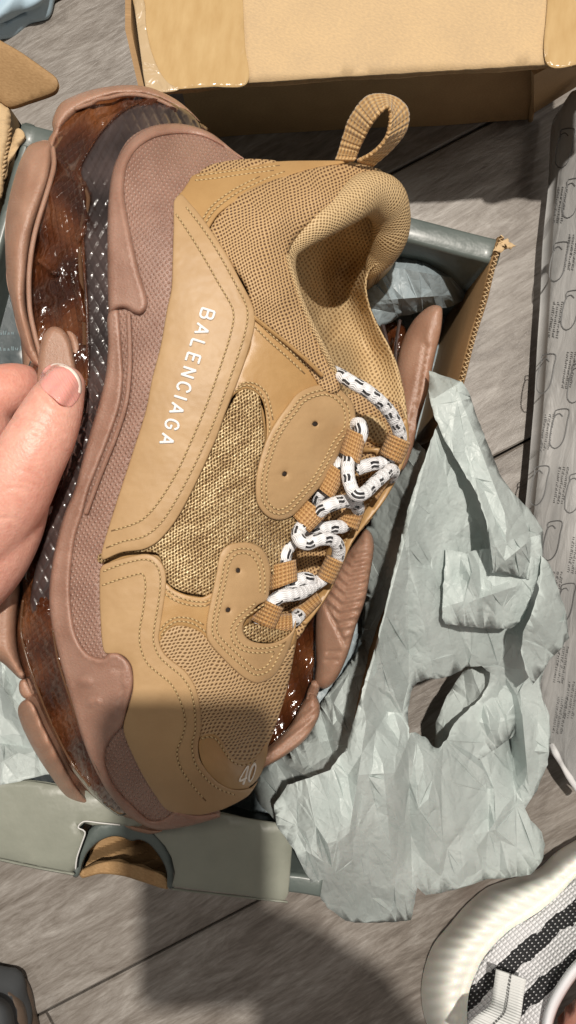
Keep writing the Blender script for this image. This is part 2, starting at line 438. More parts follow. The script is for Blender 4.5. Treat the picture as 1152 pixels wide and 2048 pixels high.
def floor_mat():
    m = mat('floor_board', (.3, .25, .2), .42); g = G(m); v = g.obj()
    oi = g.n('ShaderNodeObjectInfo').outputs['Random']
    v2 = g.n('ShaderNodeVectorMath', operation='ADD', i_0=v); cmb = g.n('ShaderNodeCombineXYZ'); g.put(cmb.inputs[2], g.math('MULTIPLY', oi, 9.0)); g.put(v2.inputs[1], cmb.outputs[0]); v = v2.outputs[0]
    a = g.noise(g.map(v, (14, 52, 1), 0), 1, 7, .72, 1.2); b = g.noise(g.map(v, (60, 420, 1), -4), 1, 5, .7, .5); c = g.noise(v, 5, 3)
    s = g.math('ADD', g.math('ADD', g.math('MULTIPLY', a, .5), g.math('MULTIPLY', b, .35)), g.math('MULTIPLY', c, .2))
    base = g.ramp(s, [(.38, (.11, .092, .077)), (.49, (.19, .166, .144)), (.58, (.275, .25, .225)), (.70, (.43, .405, .375))])
    kn = g.vor(g.map(v, (5, 9, 1), 0), 1.0); k = g.ramp(kn, [(.03, 1.0), (.09, 0.0)])
    g.color(g.mix(g.math('MULTIPLY', k, .6), base, (.10, .075, .06))); g.bump(s, .0015, .6)
    return m
M['floor'] = floor_mat()
M['joint'] = mat('joint', (.05, .04, .035), .9)
def skin():
    m = mat('skin', (.62, .34, .25), .42, Subsurface_Weight=.35, Subsurface_Scale=.006); m.node_tree.nodes['Principled BSDF'].inputs['Subsurface Radius'].default_value = (1, .35, .2)
    g = G(m); v = g.obj(); g.color(g.ramp(g.math('ADD', g.math('MULTIPLY', g.noise(v, 45, 3), .6), g.math('MULTIPLY', g.noise(v, 400, 3), .4)), [(.36, (.66, .30, .23)), (.64, (.77, .425, .335))]))
    a0 = g.bump(g.vor(g.map(v, (1, .6, 1), -30), 1000), .00015, .4); a = g.bump(g.noise(v, 900, 3), .0003, .7, a0); g.bump(g.noise(g.map(v, (1, .25, 1), -35), 260, 3), .0003, .5, a); return m
M['skin'] = skin()
M['skin_alias'] = M['skin']  # same skin colour under a second key, nothing darkened
M['nail'] = mat('nail', (.80, .37, .32), .22, Subsurface_Weight=.3, Subsurface_Scale=.002, Coat_Weight=.8, Coat_Roughness=.12); g = G(M['nail']); g.bump(g.noise(g.map(g.uv(), (30, 3, 1), -30), 1, 2), .0005, .6)
M['nail_tip'] = mat('nail_tip', (.85, .72, .64), .25)
M['hole'] = mat('hole', (.02, .012, .008), .8)  # near-black discs behind the eyelet openings paint the shade inside them

# ------------------------------------------------------------ floor
A_ = math.radians(27.5); dx, dy = math.cos(A_), math.sin(A_)     # plank direction (world)
seams = [-900, -330, 52, 668, 1268, 1838, 2440, 3050]
fl = link('floor', [(-3, -3, -.012), (3, -3, -.012), (3, 3, -.012), (-3, 3, -.012)], [(0, 1, 2, 3)], M['joint']); fl['kind'] = 'structure'
def plank(s0, s1, x0, x1):
    # n = px*sin+py*cos  -> world distance along the normal
    sc = H/F; c0 = (s0-(576*dy+1024*dx))*sc; c1 = (s1-(576*dy+1024*dx))*sc; g_ = .0008; bv = .0012
    ys = (-c1+g_, -c0-g_); xs = (x0+g_, x1-g_)
    V = []; 
    for z, i in ((-.011, 0), (-bv, 0), (0, bv)):
        V += [(xs[0]+i, ys[0]+i, z), (xs[1]-i, ys[0]+i, z), (xs[1]-i, ys[1]-i, z), (xs[0]+i, ys[1]-i, z)]
    Fc = [(8, 9, 10, 11)]
    for k in (0, 4):
        for i in range(4): Fc.append((k+i, k+(i+1) % 4, k+4+(i+1) % 4, k+4+i))
    o = link('plank', V, Fc, M['floor'], fl, smooth=False); o.rotation_euler = (0, 0, A_); return o
for i in range(len(seams)-1):
    cut = [-1.5, -.62+.31*((i*7) % 3)-.3, .95+.13*(i % 2), 2.2]
    for a, b in zip(cut[:-1], cut[1:]): plank(seams[i], seams[i+1], a, b)

# ------------------------------------------------------------ generic panels between world points
def slab(name, quad, n_th, m, parent=None, nu=24, nv=4, wob=0.0, uvs=3.0):
    """quad: 4 world points (a,b,c,d) ; thickness along its normal; slightly wavy"""
    a, b, c, d = [np.array(q, float) for q in quad]; nrm = np.cross(b-a, d-a); nrm /= np.linalg.norm(nrm)
    V = []; UV = []; ph = rng.uniform(0, 6, 3)
    for side in (0, 1):
        for i in range(nu+1):
            for j in range(nv+1):
                u, v = i/nu, j/nv; p = (a*(1-u)+b*u)*(1-v)+(d*(1-u)+c*u)*v
                w = wob*(math.sin(u*7+ph[0])+.5*math.sin(u*17+v*5+ph[1]))
                V.append(p+nrm*(w-side*n_th)); UV.append((u*np.linalg.norm(b-a)*48, v*np.linalg.norm(d-a)*48))
    n = (nu+1)*(nv+1); Fc = []
    for i in range(nu):
        for j in range(nv):
            k = i*(nv+1)+j; q = (k, k+nv+1, k+nv+2, k+1); Fc.append(q); Fc.append(tuple(x+n for x in q[::-1]))
    rim = [i*(nv+1) for i in range(nu+1)]+[nu*(nv+1)+j for j in range(1, nv+1)]+[i*(nv+1)+nv for i in range(nu-1, -1, -1)]+[j for j in range(nv-1, 0, -1)]
    for i in range(len(rim)): x, y = rim[i], rim[(i+1) % len(rim)]; Fc.append((y, x, x+n, y+n))
    return link(name, V, Fc, m, parent, UV, smooth=False)

# ------------------------------------------------------------ shoebox
box = empty('shoebox', 'open grey shoebox under the tan sneaker, torn half-round cut-out in its end flap', 'shoebox')
ZR = .128
bA, bB, bC, bD = [np.array(W(*p, ZR)) for p in ((45, 243), (1008, 478), (640, 1797), (-318, 1650))]
def low(p, z): return (p[0], p[1], z)
slab('base', (low(bD, .004), low(bC, .004), low(bB, .004), low(bA, .004)), .003, M['box_in'], box)
def inset(p, q, d):     # shift p->q segment inwards (left of direction)
    t = (q-p); t[2] = 0; t /= np.linalg.norm(t); n = np.array([-t[1], t[0], 0]); return p+n*d, q+n*d
# back (upper) wall: glossy grey folded-over board, rounded rim
def rimwall(name, p, q, m, w=.009, zt=ZR, zb=.003):
    prof = [(0, zb), (0, zt-.0022), (.0006, zt-.0006), (.0018, zt), (w-.0018, zt), (w-.0006, zt-.0006), (w, zt-.0022), (w, zb)]
    t = (q-p).copy(); t[2] = 0; L = np.linalg.norm(t); t /= L; n = np.array([t[1], -t[0], 0]); V = []; UV = []; Fc = []; N = 30
    for i in range(N+1):
        b = p+(q-p)*i/N; wb = .0003*math.sin(i*.5)
        for k, (o_, z) in enumerate(prof): V.append((*(b+n*(o_+wb))[:2], z+(.0002*math.sin(i*.8) if 0 < k < 7 else 0))); UV.append((i/N*L*48, (o_+z)*48))
    k_ = len(prof)
    for i in range(N):
        for k in range(k_-1): a = i*k_+k; Fc.append((a, a+1, a+k_+1, a+k_))
    Fc.append(tuple(range(k_))); Fc.append(tuple(N*k_+k for k in range(k_))[::-1])
    return link(name, V, Fc, m, box, UV)
rimwall('wall', bA, bB, M['box_grey'], .013)
def onedge(x): t = (x-640)/(-318-640); return bC*(1-t)+bD*t
rimwall('wall', bC, onedge(356), M['box_grey'], .010)
rimwall('wall', onedge(142), bD, M['box_grey'], .010)
rimwall('wall', onedge(370), onedge(130), M['card_dark'], .010, zt=.085)
rimwall('wall', bD, bA, M['box_grey'], .006)
# right wall: bare brown board inside, corrugated torn edge
w = rimwall('wall', bB, bB+(bC-bB)*.30, M['card_dark'], .0035, zt=ZR+.002); rimwall('wall', bB+(bC-bB)*.301, bB+(bC-bB)*.97, M['card_dark'], .0035, zt=ZR-.022); w['label'] = 'brown bare cardboard side wall with a torn corner'
V = []; Fc = []
N = 90
for i in range(N):                       # corrugated fluting seen along the broken rim
    t = i/(N-1)*.295; p = bB*(1-t)+bC*t
    o_ = .0010*(1 if i % 2 else -1)+.0014
    n_ = np.array([-.96, .27, 0]); 
    for z in (ZR+.0015, ZR+.0042): V.append((*(p-n_*(o_*.9-.0030))[:2], z+.0004*math.sin(i*2.1)))
for i in range(N-1): Fc.append((2*i, 2*i+1, 2*i+3, 2*i+2))
fo = link('fluting', V, Fc, M['card'], w, smooth=False); md = fo.modifiers.new('t', 'SOLIDIFY'); md.thickness = .0006
for k, (x, y, r_) in enumerate(((1010, 487, 14), (998, 497, 12), (1019, 492, 10))):
    P = [(x+r_*math.cos(a)*(1+.35*math.sin(3*a+k)), y+.6*r_*math.sin(a)*(1+.3*math.cos(5*a))) for a in np.linspace(0, 6.28, 11)[:-1]]
    patch('torn_board', P, const(ZR+.004+.002*k), M['card'], w, thick=.0012, edge=2, step=7, ostep=4, disp=lambda V, d: .0012*np.sin(V[:, 0]*.9)*np.cos(V[:, 1]*1.1))
# the wide dark inner side of the back wall
# pale end flap with the half-round thumb cut-out
flap_z = TPS([(0, 1560, .128), (0, 1700, .132), (300, 1600, .129), (300, 1780, .131), (585, 1655, .130), (575, 1795, .130), (-60, 1640, .132), (-60, 1560, .128), (150, 1640, .133), (430, 1700, .133)])
fo = [(-70, 1545), (0, 1552), (90, 1566), (200, 1585), (330, 1605), (430, 1624), (520, 1640), (575, 1650), (584, 1656), (586, 1668), (577, 1788), (570, 1800), (560, 1800), (450, 1786), (344, 1773), (350, 1745), (343, 1715), (330, 1692), (308, 1668), (285, 1657), (250, 1650), (215, 1649), (185, 1651), (168, 1646), (158, 1655), (171, 1664), (163, 1688), (155, 1712), (152, 1738), (144, 1745), (100, 1737), (0, 1716), (-70, 1700)]
fo = np.array(fo, float)
ff = []
for i in range(len(fo)):
    a, b = fo[i], fo[(i+1) % len(fo)]; k = max(1, int(np.linalg.norm(b-a)/9))
    for j in range(k): ff.append(a+(b-a)*j/k)
flap = patch('end_flap', ff, flap_z, M['box_flap'], box, thick=.0016, edge=3, step=18, raw=True, disp=lambda V, d: .0007*np.sin(V[:, 0]*.02)+.0005*np.sin(V[:, 0]*.05+V[:, 1]*.03))
flap['label'] = 'pale grey end flap with torn half-round cut-out'
tube('fold_edge', [(345, 1778, .1285), (450, 1790, .1285), (575, 1804, .1285)], 2.2, M['box_flap'], flap, seg=6, step=12)
tube('fold_edge', [(-60, 1706, .1285), (0, 1719, .1285), (80, 1736, .1285), (148, 1748, .1285)], 3, M['box_flap'], flap, seg=6, step=12)
M['torn'] = mat('torn_paper_edge', (.72, .72, .70), .7)
tube('torn_edge', [(240, 1650, .1335), (200, 1646, .1338), (168, 1643, .134), (156, 1655, .134), (170, 1664, .134), (163, 1688, .134), (154, 1715, .1335), (151, 1738, .133)], 1.6, M['torn'], flap, seg=5, step=5)
ring = [(143, 1748), (153, 1712), (166, 1680), (182, 1655), (215, 1640), (250, 1640), (290, 1650), (330, 1682), (352, 1735), (348, 1778), (334, 1775), (333, 1745), (322, 1718), (300, 1690), (280, 1680), (262, 1682), (245, 1675), (225, 1673), (200, 1682), (178, 1702), (166, 1725), (160, 1748), (152, 1756)]
patch('cut_out_rim', ring, const(.1255), M['box_grey'], box, thick=.020, edge=3, step=10)
inb = [(162, 1672), (215, 1660), (290, 1665), (330, 1690), (342, 1740), (340, 1768), (300, 1762), (240, 1750), (200, 1744), (160, 1742), (158, 1715)]
patch('inner_board', inb, TPS([(150, 1655, .075), (360, 1655, .06), (360, 1790, .115), (150, 1760, .110), (250, 1700, .09), (250, 1760, .112)]), M['card_dark'], box, thick=.002, step=5, disp=lambda V, d: .009*np.abs(((V[:, 1]*.024+V[:, 0]*.009) % 1)-.5), smooth=False)
patch('inner_board', [(160, 1742), (200, 1725), (236, 1722), (290, 1735), (330, 1752), (335, 1778), (285, 1764), (245, 1752), (200, 1748), (164, 1756)], const(.118), M['card_dark'], box, thick=.002, step=5, disp=lambda V, d: .005*np.abs(((V[:, 0]*.021) % 1)-.5), smooth=False)
# dark printed inner panel at left edge with two rows of tiny illegible print
pr = patch('printed_panel', [(-80, 500), (40, 560), (60, 640), (52, 780), (-80, 790)], const(.105), M['box_in'], box, thick=.002, step=25)
V = []; Fc = []
M['print'] = mat('pale_print', (.22, .30, .33), .6)
for row, (y0, x0, x1) in enumerate(((672, -40, 27), (704, -40, 44))):
    x = x0
    while x < x1:
        h_ = random.choice((5, 5, 8)); yy = y0-(x-x0)*.05
        for k in range(random.choice((1, 2, 2))):
            a = random.uniform(-2, 2); b = len(V)
            for q in ((x, yy), (x+1.6, yy), (x+1.6+a, yy-h_), (x+a, yy-h_)): V.append(W(*q, .1054))
            Fc.append((b, b+1, b+2, b+3)); x += 2.6
        x += 3
pp = link('print_marks', V, Fc, M['print'], pr, smooth=False); pp['kind'] = 'stuff'

# ------------------------------------------------------------ cartons
cart = empty('carton', 'large brown carton with taped open flap, above the heel of the held sneaker', 'carton')
zf = .165
def wz(x, y, z): return np.array(W(x, y, z))
e0 = wz(400, 278, 0.0); e1 = wz(1060, 240, 0.0)
d_ = (e1-e0)/np.linalg.norm(e1-e0); nb = np.array([-d_[1], d_[0], 0])
e0 = e0-d_*.004; back = .30
slab('wall', (e0+[0, 0, .001], e1+[0, 0, .001], e1+[0, 0, .116], e0+[0, 0, .116]), .004, M['card_dark'], cart, wob=.0006)  # walls darker than the top flap: their shade is put into the board colour
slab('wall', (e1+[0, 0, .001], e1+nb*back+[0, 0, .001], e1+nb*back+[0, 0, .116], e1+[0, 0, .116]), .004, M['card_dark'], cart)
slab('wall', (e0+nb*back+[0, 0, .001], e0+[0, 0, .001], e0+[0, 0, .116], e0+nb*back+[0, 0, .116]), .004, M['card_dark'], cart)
tube('corner_fold', [(1061, 240, .002), (1064, 219, .02), (1070, 180, .055), (1078, 130, .10)], 5, M['card_dark'], cart, seg=10, step=12)
side = slab('side_flap', (wz(1068, 226, .02), wz(1240, 120, .02), wz(1240, 60, .112), wz(1068, 150, .115)), .003, M['card_dark'], cart)
fl_o = [(264, -10), (280, 90), (292, 176), (300, 181), (330, 181), (395, 178), (450, 172), (500, 168), (700, 155), (900, 143), (1050, 134), (1180, 127), (1260, 122), (1260, -170), (700, -170), (255, -170)]
lo_ = []
for i in range(len(fl_o)):
    a, b = np.array(fl_o[i], float), np.array(fl_o[(i+1) % len(fl_o)], float); k = max(1, int(np.linalg.norm(b-a)/14))
    for j in range(k): lo_.append(a+(b-a)*j/k+rng.uniform(-.6, .6, 2))
zflap = TPS([(264, 0, .122), (292, 178, .124), (500, 168, .127), (900, 143, .127), (1200, 127, .126), (1240, -170, .124), (255, -170, .120), (600, 0, .127)])
tf = patch('top_flap', lo_, zflap, M['card'], cart, thick=.0045, edge=4, step=24, raw=True, disp=lambda V, d: .0006*np.sin(V[:, 0]*.03+V[:, 1]*.02))
tf['label'] = 'bright tan top flap with tape at both ends'
def crink(V, d): return .0007*np.abs(np.sin(V[:, 0]*.11+V[:, 1]*.05))*np.exp(-d/14)+.0004*np.sin(V[:, 1]*.04)
patch('tape_strip', [(268, -120), (279, 70), (291, 172), (300, 180), (350, 179), (420, 174), (494, 167), (490, 90), (486, 0), (484, -120)], zflap, M['tape'], tf, off=.0018, thick=.0005, edge=2, step=9, disp=crink)
patch('tape_strip', [(1096, -120), (1095, 0), (1094, 128), (1180, 124), (1250, 120), (1250, -120)], zflap, M['tape'], tf, off=.0018, thick=.0005, edge=2, step=12, disp=crink)
for P in ([(266, -40), (278, -30), (290, 10), (292, 50), (302, 100), (318, 140), (336, 165), (358, 178), (340, 184), (306, 184), (292, 178), (280, 100), (270, 20)],):
    patch('lifted_film', P, zflap, M['film'], tf, off=.0027, thick=.0003, edge=2, step=6, disp=lambda V, d: .0004*np.abs(np.sin(V[:, 0]*.05+V[:, 1]*.04)))
# narrow side wall of the same carton left of the flap, shade painted as darker board
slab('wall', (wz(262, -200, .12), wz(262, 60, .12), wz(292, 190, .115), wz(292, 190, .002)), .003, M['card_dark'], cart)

c2 = empty('carton', 'small brown carton at the left edge with one round-cornered flap folded out', 'carton')
patch('flap', [(-90, 20), (-40, 55), (0, 80), (40, 103), (90, 138), (112, 155), (117, 168), (112, 182), (98, 190), (60, 203), (20, 215), (0, 205), (-80, 170)], TPS([(0, 80, .142), (115, 165, .150), (20, 215, .136), (-80, 100, .135), (60, 150, .146)]), M['card_dark'], c2, thick=.003, edge=3, step=14)
patch('edge_wall', [(-60, 195), (0, 203), (20, 216), (24, 240), (17, 290), (10, 330), (2, 400), (-60, 420)], const(.136), M['card'], c2, thick=.06, edge=4, step=10, disp=lambda V, d: .0006*np.sin(V[:, 1]*.5))
for i in range(13):
    y = 262+i*9; x = 16-i*1.3
    tube('flute', [(x+7, y-5, .131), (x+1, y, .134), (x-4, y+6, .131)], 2.6, M['card'], c2, seg=6, step=4)
patch('torn_board', [(36, 256), (46, 262), (50, 272), (42, 288), (28, 312), (18, 330), (10, 360), (6, 350), (12, 318), (22, 288), (28, 268)], const(.131), M['card'], c2, thick=.002, edge=2, step=6, disp=lambda V, d: .001*np.sin(V[:, 1]*.4+V[:, 0]))

# ------------------------------------------------------------ crumpled tissue paper
class Crumple:
    def __init__(s, seed, bbox, scales):
        r = np.random.RandomState(seed); s.L = []
        x0, y0, x1, y1 = bbox
        for cell, amp in scales:
            n = int((x1-x0+2*cell)*(y1-y0+2*cell)/cell**2)+6
            P = np.stack([r.uniform(x0-cell, x1+cell, n), r.uniform(y0-cell, y1+cell, n)], 1)
            Z = r.uniform(-1, 1, n)*amp
            v, e, f, *_ = delaunay_2d_cdt([Vector(p) for p in P], [], [], 0, 1e-3)
            s.L.append((np.array([(a.x, a.y) for a in v]), Z[:len(v)] if len(v) <= n else Z, np.array(f), cell))
    def __call__(s, q):
        q = np.asarray(q, float); out = np.zeros(len(q))
        for P, Z, T, cell in s.L:
            h = np.zeros(len(q))
            for t in T:
                a, b, c = P[t]; lo = np.minimum(np.minimum(a, b), c); hi = np.maximum(np.maximum(a, b), c)
                m = np.where((q[:, 0] >= lo[0]) & (q[:, 0] <= hi[0]) & (q[:, 1] >= lo[1]) & (q[:, 1] <= hi[1]))[0]
                if not len(m): continue
                det = (b[1]-c[1])*(a[0]-c[0])+(c[0]-b[0])*(a[1]-c[1])
                if abs(det) < 1e-6: continue
                x = q[m]; l1 = ((b[1]-c[1])*(x[:, 0]-c[0])+(c[0]-b[0])*(x[:, 1]-c[1]))/det; l2 = ((c[1]-a[1])*(x[:, 0]-c[0])+(a[0]-c[0])*(x[:, 1]-c[1]))/det; l3 = 1-l1-l2
                k = (l1 >= -1e-6) & (l2 >= -1e-6) & (l3 >= -1e-6); m = m[k]
                h[m] = l1[k]*Z[t[0]]+l2[k]*Z[t[1]]+l3[k]*Z[t[2]]
            out += h
        return out
def sheet(name, label, outline, zpts, m, seed, scales=((95, .009), (36, .0026)), step=9, holes=(), group=None, folds=()):
    """crumpled paper: two random triangulated fold patterns whose creases become mesh edges, with sharp shading along them"""
    r = np.random.RandomState(seed)
    def lin(P, st=9, jit=1.1):
        out = []
        for i in range(len(P)):
            a, b = np.array(P[i], float), np.array(P[(i+1) % len(P)], float); k = max(1, int(np.linalg.norm(b-a)/st))
            for j in range(k): out.append(a+(b-a)*j/k+r.uniform(-jit, jit, 2))
        return np.array(out)
    lo = lin(outline); hs = [lin(h, 7, 1.6) for h in holes]
    ca, sa = math.cos(.27), math.sin(.27); RT = np.array([[ca, sa*.45], [-sa, ca*.45]]); IR = np.linalg.inv(RT); PR = lo@RT
    cr = Crumple(seed, (*PR.min(0), *PR.max(0)), [(c*.8, a) for c, a in scales])
    pts = [tuple(p) for p in lo]; edges = [(i, (i+1) % len(lo)) for i in range(len(lo))]
    for h in hs: n0 = len(pts); pts += [tuple(p) for p in h]; edges += [(n0+i, n0+(i+1) % len(h)) for i in range(len(h))]
    for P, Z, T, cell in cr.L:
        Q = P@IR; n0 = len(pts); pts += [tuple(q) for q in Q]
        for t in T:
            for i in range(3):
                if t[i] < t[(i+1) % 3]: edges.append((n0+int(t[i]), n0+int(t[(i+1) % 3])))
                else: edges.append((n0+int(t[(i+1) % 3]), n0+int(t[i])))
    for f in folds:
        a = np.array(f[:2], float); c = np.array(f[2:4], float); t_ = (c-a)/np.linalg.norm(c-a); nn = np.array([-t_[1], t_[0]])*f[5]*1.8
        for o_ in (0,): n0 = len(pts); pts += [tuple(a+nn*o_), tuple(c+nn*o_)]; edges.append((n0, n0+1))
    edges = list(set(edges)); bb0, bb1 = lo.min(0), lo.max(0)
    grid = [(x+r.uniform(-3, 3), y+r.uniform(-3, 3)) for x in np.arange(bb0[0], bb1[0], 22) for y in np.arange(bb0[1], bb1[1], 22)]
    v, e, f, *_ = delaunay_2d_cdt([Vector(p) for p in pts+grid], edges, [], 0, 1e-3)
    V = np.array([(a.x, a.y) for a in v]); T = np.array([t for t in f if len(t) == 3]); c = V[T].mean(1); k = inside(c, lo)
    for h in hs: k &= ~inside(c, h)
    T = T[k]; a, b_, c_ = V[T[:, 0]], V[T[:, 1]], V[T[:, 2]]
    ar = (b_[:, 0]-a[:, 0])*(c_[:, 1]-a[:, 1])-(b_[:, 1]-a[:, 1])*(c_[:, 0]-a[:, 0]); T[ar > 0] = T[ar > 0][:, ::-1]
    used = np.unique(T); mp = -np.ones(len(V), int); mp[used] = range(len(used)); V = V[used]; T = mp[T]
    z = TPS(zpts, 1e-3)(V)+cr(V@RT)
    for (x0, y0, x1, y1, amp, wd) in folds:
        a = np.array([x0, y0], float); b_ = np.array([x1, y1], float); ab = b_-a; t = np.clip(((V-a)@ab)/(ab@ab), 0, 1)
        z += amp*.8*np.clip(4*t*(1-t), .15, 1)*np.clip(1-np.linalg.norm(V-(a+t[:, None]*ab), axis=1)/(wd*1.8), 0, 1)
    z = np.maximum(z, .004); uv = V/100.0; uv[:, 1] *= -1
    o = link(name, Wn(V, z), T, m, None, uv); o.data.set_sharp_from_angle(angle=math.radians(13))
    md = o.modifiers.new('thickness', 'SOLIDIFY'); md.thickness = .00012
    tagobj(o, label, 'tissue paper', group); return o
GT = 'crumpled sheets of tissue paper in and around the shoebox'
# inside the box, deep
sheet('tissue_paper', 'tissue paper tinted blue-grey as shade, lining the bottom of the shoebox under both sneakers', [(60, 300), (500, 400), (940, 505), (900, 700), (840, 900), (780, 1150), (700, 1450), (640, 1740), (400, 1700), (100, 1650), (-100, 1560), (-100, 700)], [(60, 300, .02), (940, 505, .02), (640, 1740, .05), (-100, 1560, .05), (700, 1300, .055), (800, 1000, .04), (400, 900, .02), (620, 1560, .06)], M['tissue_shaded'], 3, step=9, group=GT)
sheet('tissue_paper', 'crumpled tissue wad, shade painted in blue-grey, in the upper right corner of the shoebox', [(690, 560), (720, 510), (760, 492), (800, 490), (850, 497), (905, 515), (935, 528), (949, 545), (948, 575), (935, 598), (905, 612), (870, 620), (840, 625), (800, 633), (765, 655), (740, 640), (700, 620)], [(690, 560, .09), (850, 497, .085), (949, 560, .075), (870, 620, .08), (760, 650, .095), (800, 560, .108), (880, 570, .102)], M['tissue_shaded'], 5, step=9, group=GT, folds=((760, 530, 930, 560, .008, 10), (770, 600, 900, 590, .006, 8)))
sheet('tissue_paper', 'pale tissue sticking out of the shoebox below the hand, left of the toe', [(-60, 1290), (0, 1318), (30, 1335), (60, 1370), (80, 1430), (110, 1500), (120, 1545), (80, 1552), (40, 1562), (0, 1570), (-60, 1560)], [(-60, 1290, .10), (40, 1350, .12), (110, 1520, .125), (0, 1565, .131), (-60, 1450, .115)], M['tissue'], 11, step=9, group=GT, folds=((-20, 1330, 60, 1470, .010, 9), (-40, 1480, 90, 1500, -.008, 9)))
sheet('tissue_paper', 'smooth pale tissue fold between the second sneaker and the right shoebox wall', [(720, 1110), (740, 1020), (770, 950), (800, 905), (830, 880), (850, 900), (850, 1000), (820, 1130), (800, 1250), (770, 1340), (740, 1370), (700, 1400), (690, 1370), (725, 1260)], [(720, 1110, .075), (800, 905, .08), (850, 950, .12), (800, 1250, .118), (740, 1370, .1), (700, 1390, .08), (725, 1260, .07)], M['tissue'], 21, step=9, group=GT)
sheet('tissue_paper', 'pale tissue crumpled below the spare sneaker at the lower end of the shoebox', [(500, 1560), (560, 1505), (610, 1480), (645, 1400), (690, 1340), (735, 1270), (760, 1300), (740, 1420), (700, 1560), (680, 1680), (640, 1700), (600, 1690), (560, 1650), (520, 1610)], [(500, 1560, .08), (645, 1420, .08), (735, 1280, .09), (720, 1480, .115), (660, 1690, .13), (560, 1640, .11), (600, 1560, .095)], M['tissue'], 23, step=9, group=GT, folds=((560, 1520, 690, 1600, .012, 10), (640, 1420, 680, 1560, -.008, 9)))
# main sheet
main_o = [(862, 880), (875, 850), (905, 850), (935, 900), (965, 960), (985, 1020), (1000, 1075), (1050, 1100), (1085, 1125), (1092, 1160), (1110, 1190), (1128, 1220), (1133, 1255), (1138, 1275), (1112, 1300), (1092, 1330), (1080, 1370), (1085, 1400), (1098, 1425), (1101, 1470), (1095, 1530), (1074, 1580), (1050, 1618), (1062, 1640), (1084, 1665), (1090, 1690), (1084, 1725), (1062, 1748), (1020, 1756), (975, 1758), (925, 1776), (880, 1786), (851, 1790), (834, 1776), (828, 1815), (822, 1841), (780, 1845), (720, 1846), (690, 1842), (655, 1815), (628, 1778), (606, 1735), (588, 1700), (552, 1650), (548, 1610), (575, 1570), (620, 1555), (660, 1540), (690, 1500), (712, 1430), (730, 1360), (752, 1290), (775, 1200), (795, 1110), (815, 1020), (838, 950)]
hole = [(822, 1385), (835, 1364), (868, 1357), (893, 1354), (915, 1345), (930, 1334), (962, 1332), (980, 1345), (976, 1372), (960, 1400), (930, 1425), (908, 1448), (893, 1478), (878, 1496), (864, 1492), (850, 1474), (830, 1465), (818, 1466), (815, 1425)]
sheet('tissue_paper', 'large pale tissue sheet with a torn hole, spilling from the shoebox onto the floor', main_o,
      [(862, 880, .138), (910, 860, .115), (960, 980, .110), (840, 1000, .136), (790, 1200, .138), (740, 1380, .138), (700, 1560, .138), (650, 1700, .140), (600, 1720, .140), (560, 1640, .13), (640, 1790, .10), (700, 1840, .06), (820, 1840, .05), (830, 1700, .085), (960, 1750, .045), (1080, 1700, .04), (1080, 1500, .05), (960, 1550, .06), (900, 1380, .07), (850, 1450, .09), (960, 1300, .085), (1130, 1250, .06), (1000, 1100, .10), (900, 1050, .12), (860, 1200, .12), (800, 1500, .12), (780, 1600, .125)],
      M['tissue'], 31, scales=((110, .012), (40, .0030)), holes=(hole,), group=GT,
      folds=((860, 890, 700, 1500, .010, 16), (815, 1450, 825, 1780, -.018, 16), (740, 1400, 690, 1720, .014, 18), (890, 1785, 1050, 1560, .006, 12), (1010, 1340, 1030, 1610, -.022, 14), (1040, 1380, 1060, 1600, .014, 14), (760, 1460, 790, 1800, .007, 12)))
sheet('tissue_paper', 'upper twisted strip of pale tissue draped over the right rim of the shoebox', [(858, 742), (890, 752), (925, 765), (940, 790), (960, 850), (985, 910), (1003, 955), (1030, 990), (1060, 1020), (1086, 1058), (1086, 1100), (1080, 1150), (1070, 1165), (1030, 1150), (985, 1145), (980, 1100), (975, 1050), (955, 990), (920, 930), (890, 880), (868, 830), (858, 790)],
      [(858, 742, .125), (925, 765, .140), (880, 860, .142), (960, 870, .13), (940, 960, .145), (1003, 955, .12), (1086, 1058, .10), (1070, 1165, .105), (985, 1130, .135), (975, 1050, .145), (1030, 1060, .13)], M['tissue'], 41, step=9, group=GT, folds=((915, 780, 1030, 1080, .010, 12), (1000, 1130, 1085, 1060, .010, 8)))
sheet('tissue_paper', 'squarish folded-back flap of pale tissue with a crisp left edge, right of the laces', [(892, 1098), (930, 1105), (985, 1095), (1040, 1080), (1080, 1070), (1085, 1110), (1075, 1160), (1060, 1200), (1050, 1235), (1020, 1258), (960, 1256), (892, 1248), (884, 1235), (886, 1180), (890, 1130)],
      [(892, 1098, .126), (884, 1240, .122), (1080, 1075, .112), (1050, 1240, .104), (1000, 1160, .122), (960, 1200, .124)], M['tissue'], 43, scales=((60, .005), (26, .0016)), group=GT, folds=((950, 1200, 1040, 1170, .010, 9), (960, 1200, 925, 1120, .006, 8)))
sheet('tissue_paper', 'twisted tail of pale tissue lying against the printed plastic bag', [(1083, 1110), (1100, 1130), (1118, 1180), (1133, 1230), (1136, 1262), (1125, 1295), (1100, 1320), (1085, 1345), (1066, 1370), (1050, 1340), (1042, 1300), (1046, 1265), (1062, 1230), (1078, 1180)],
      [(1083, 1110, .11), (1133, 1240, .085), (1080, 1230, .115), (1085, 1345, .09), (1050, 1300, .105)], M['tissue'], 47, scales=((50, .006), (24, .002)), group=GT)
sheet('tissue_paper', 'crumpled tissue scrap showing inside the torn hole of the large tissue sheet', [(868, 1500), (872, 1445), (890, 1400), (915, 1358), (940, 1322), (995, 1330), (1040, 1380), (1030, 1470), (960, 1520), (900, 1515)],
      [(870, 1492, .04), (930, 1400, .05), (990, 1335, .06), (1030, 1470, .05), (950, 1450, .062)], M['tissue'], 53, step=9, group=GT)

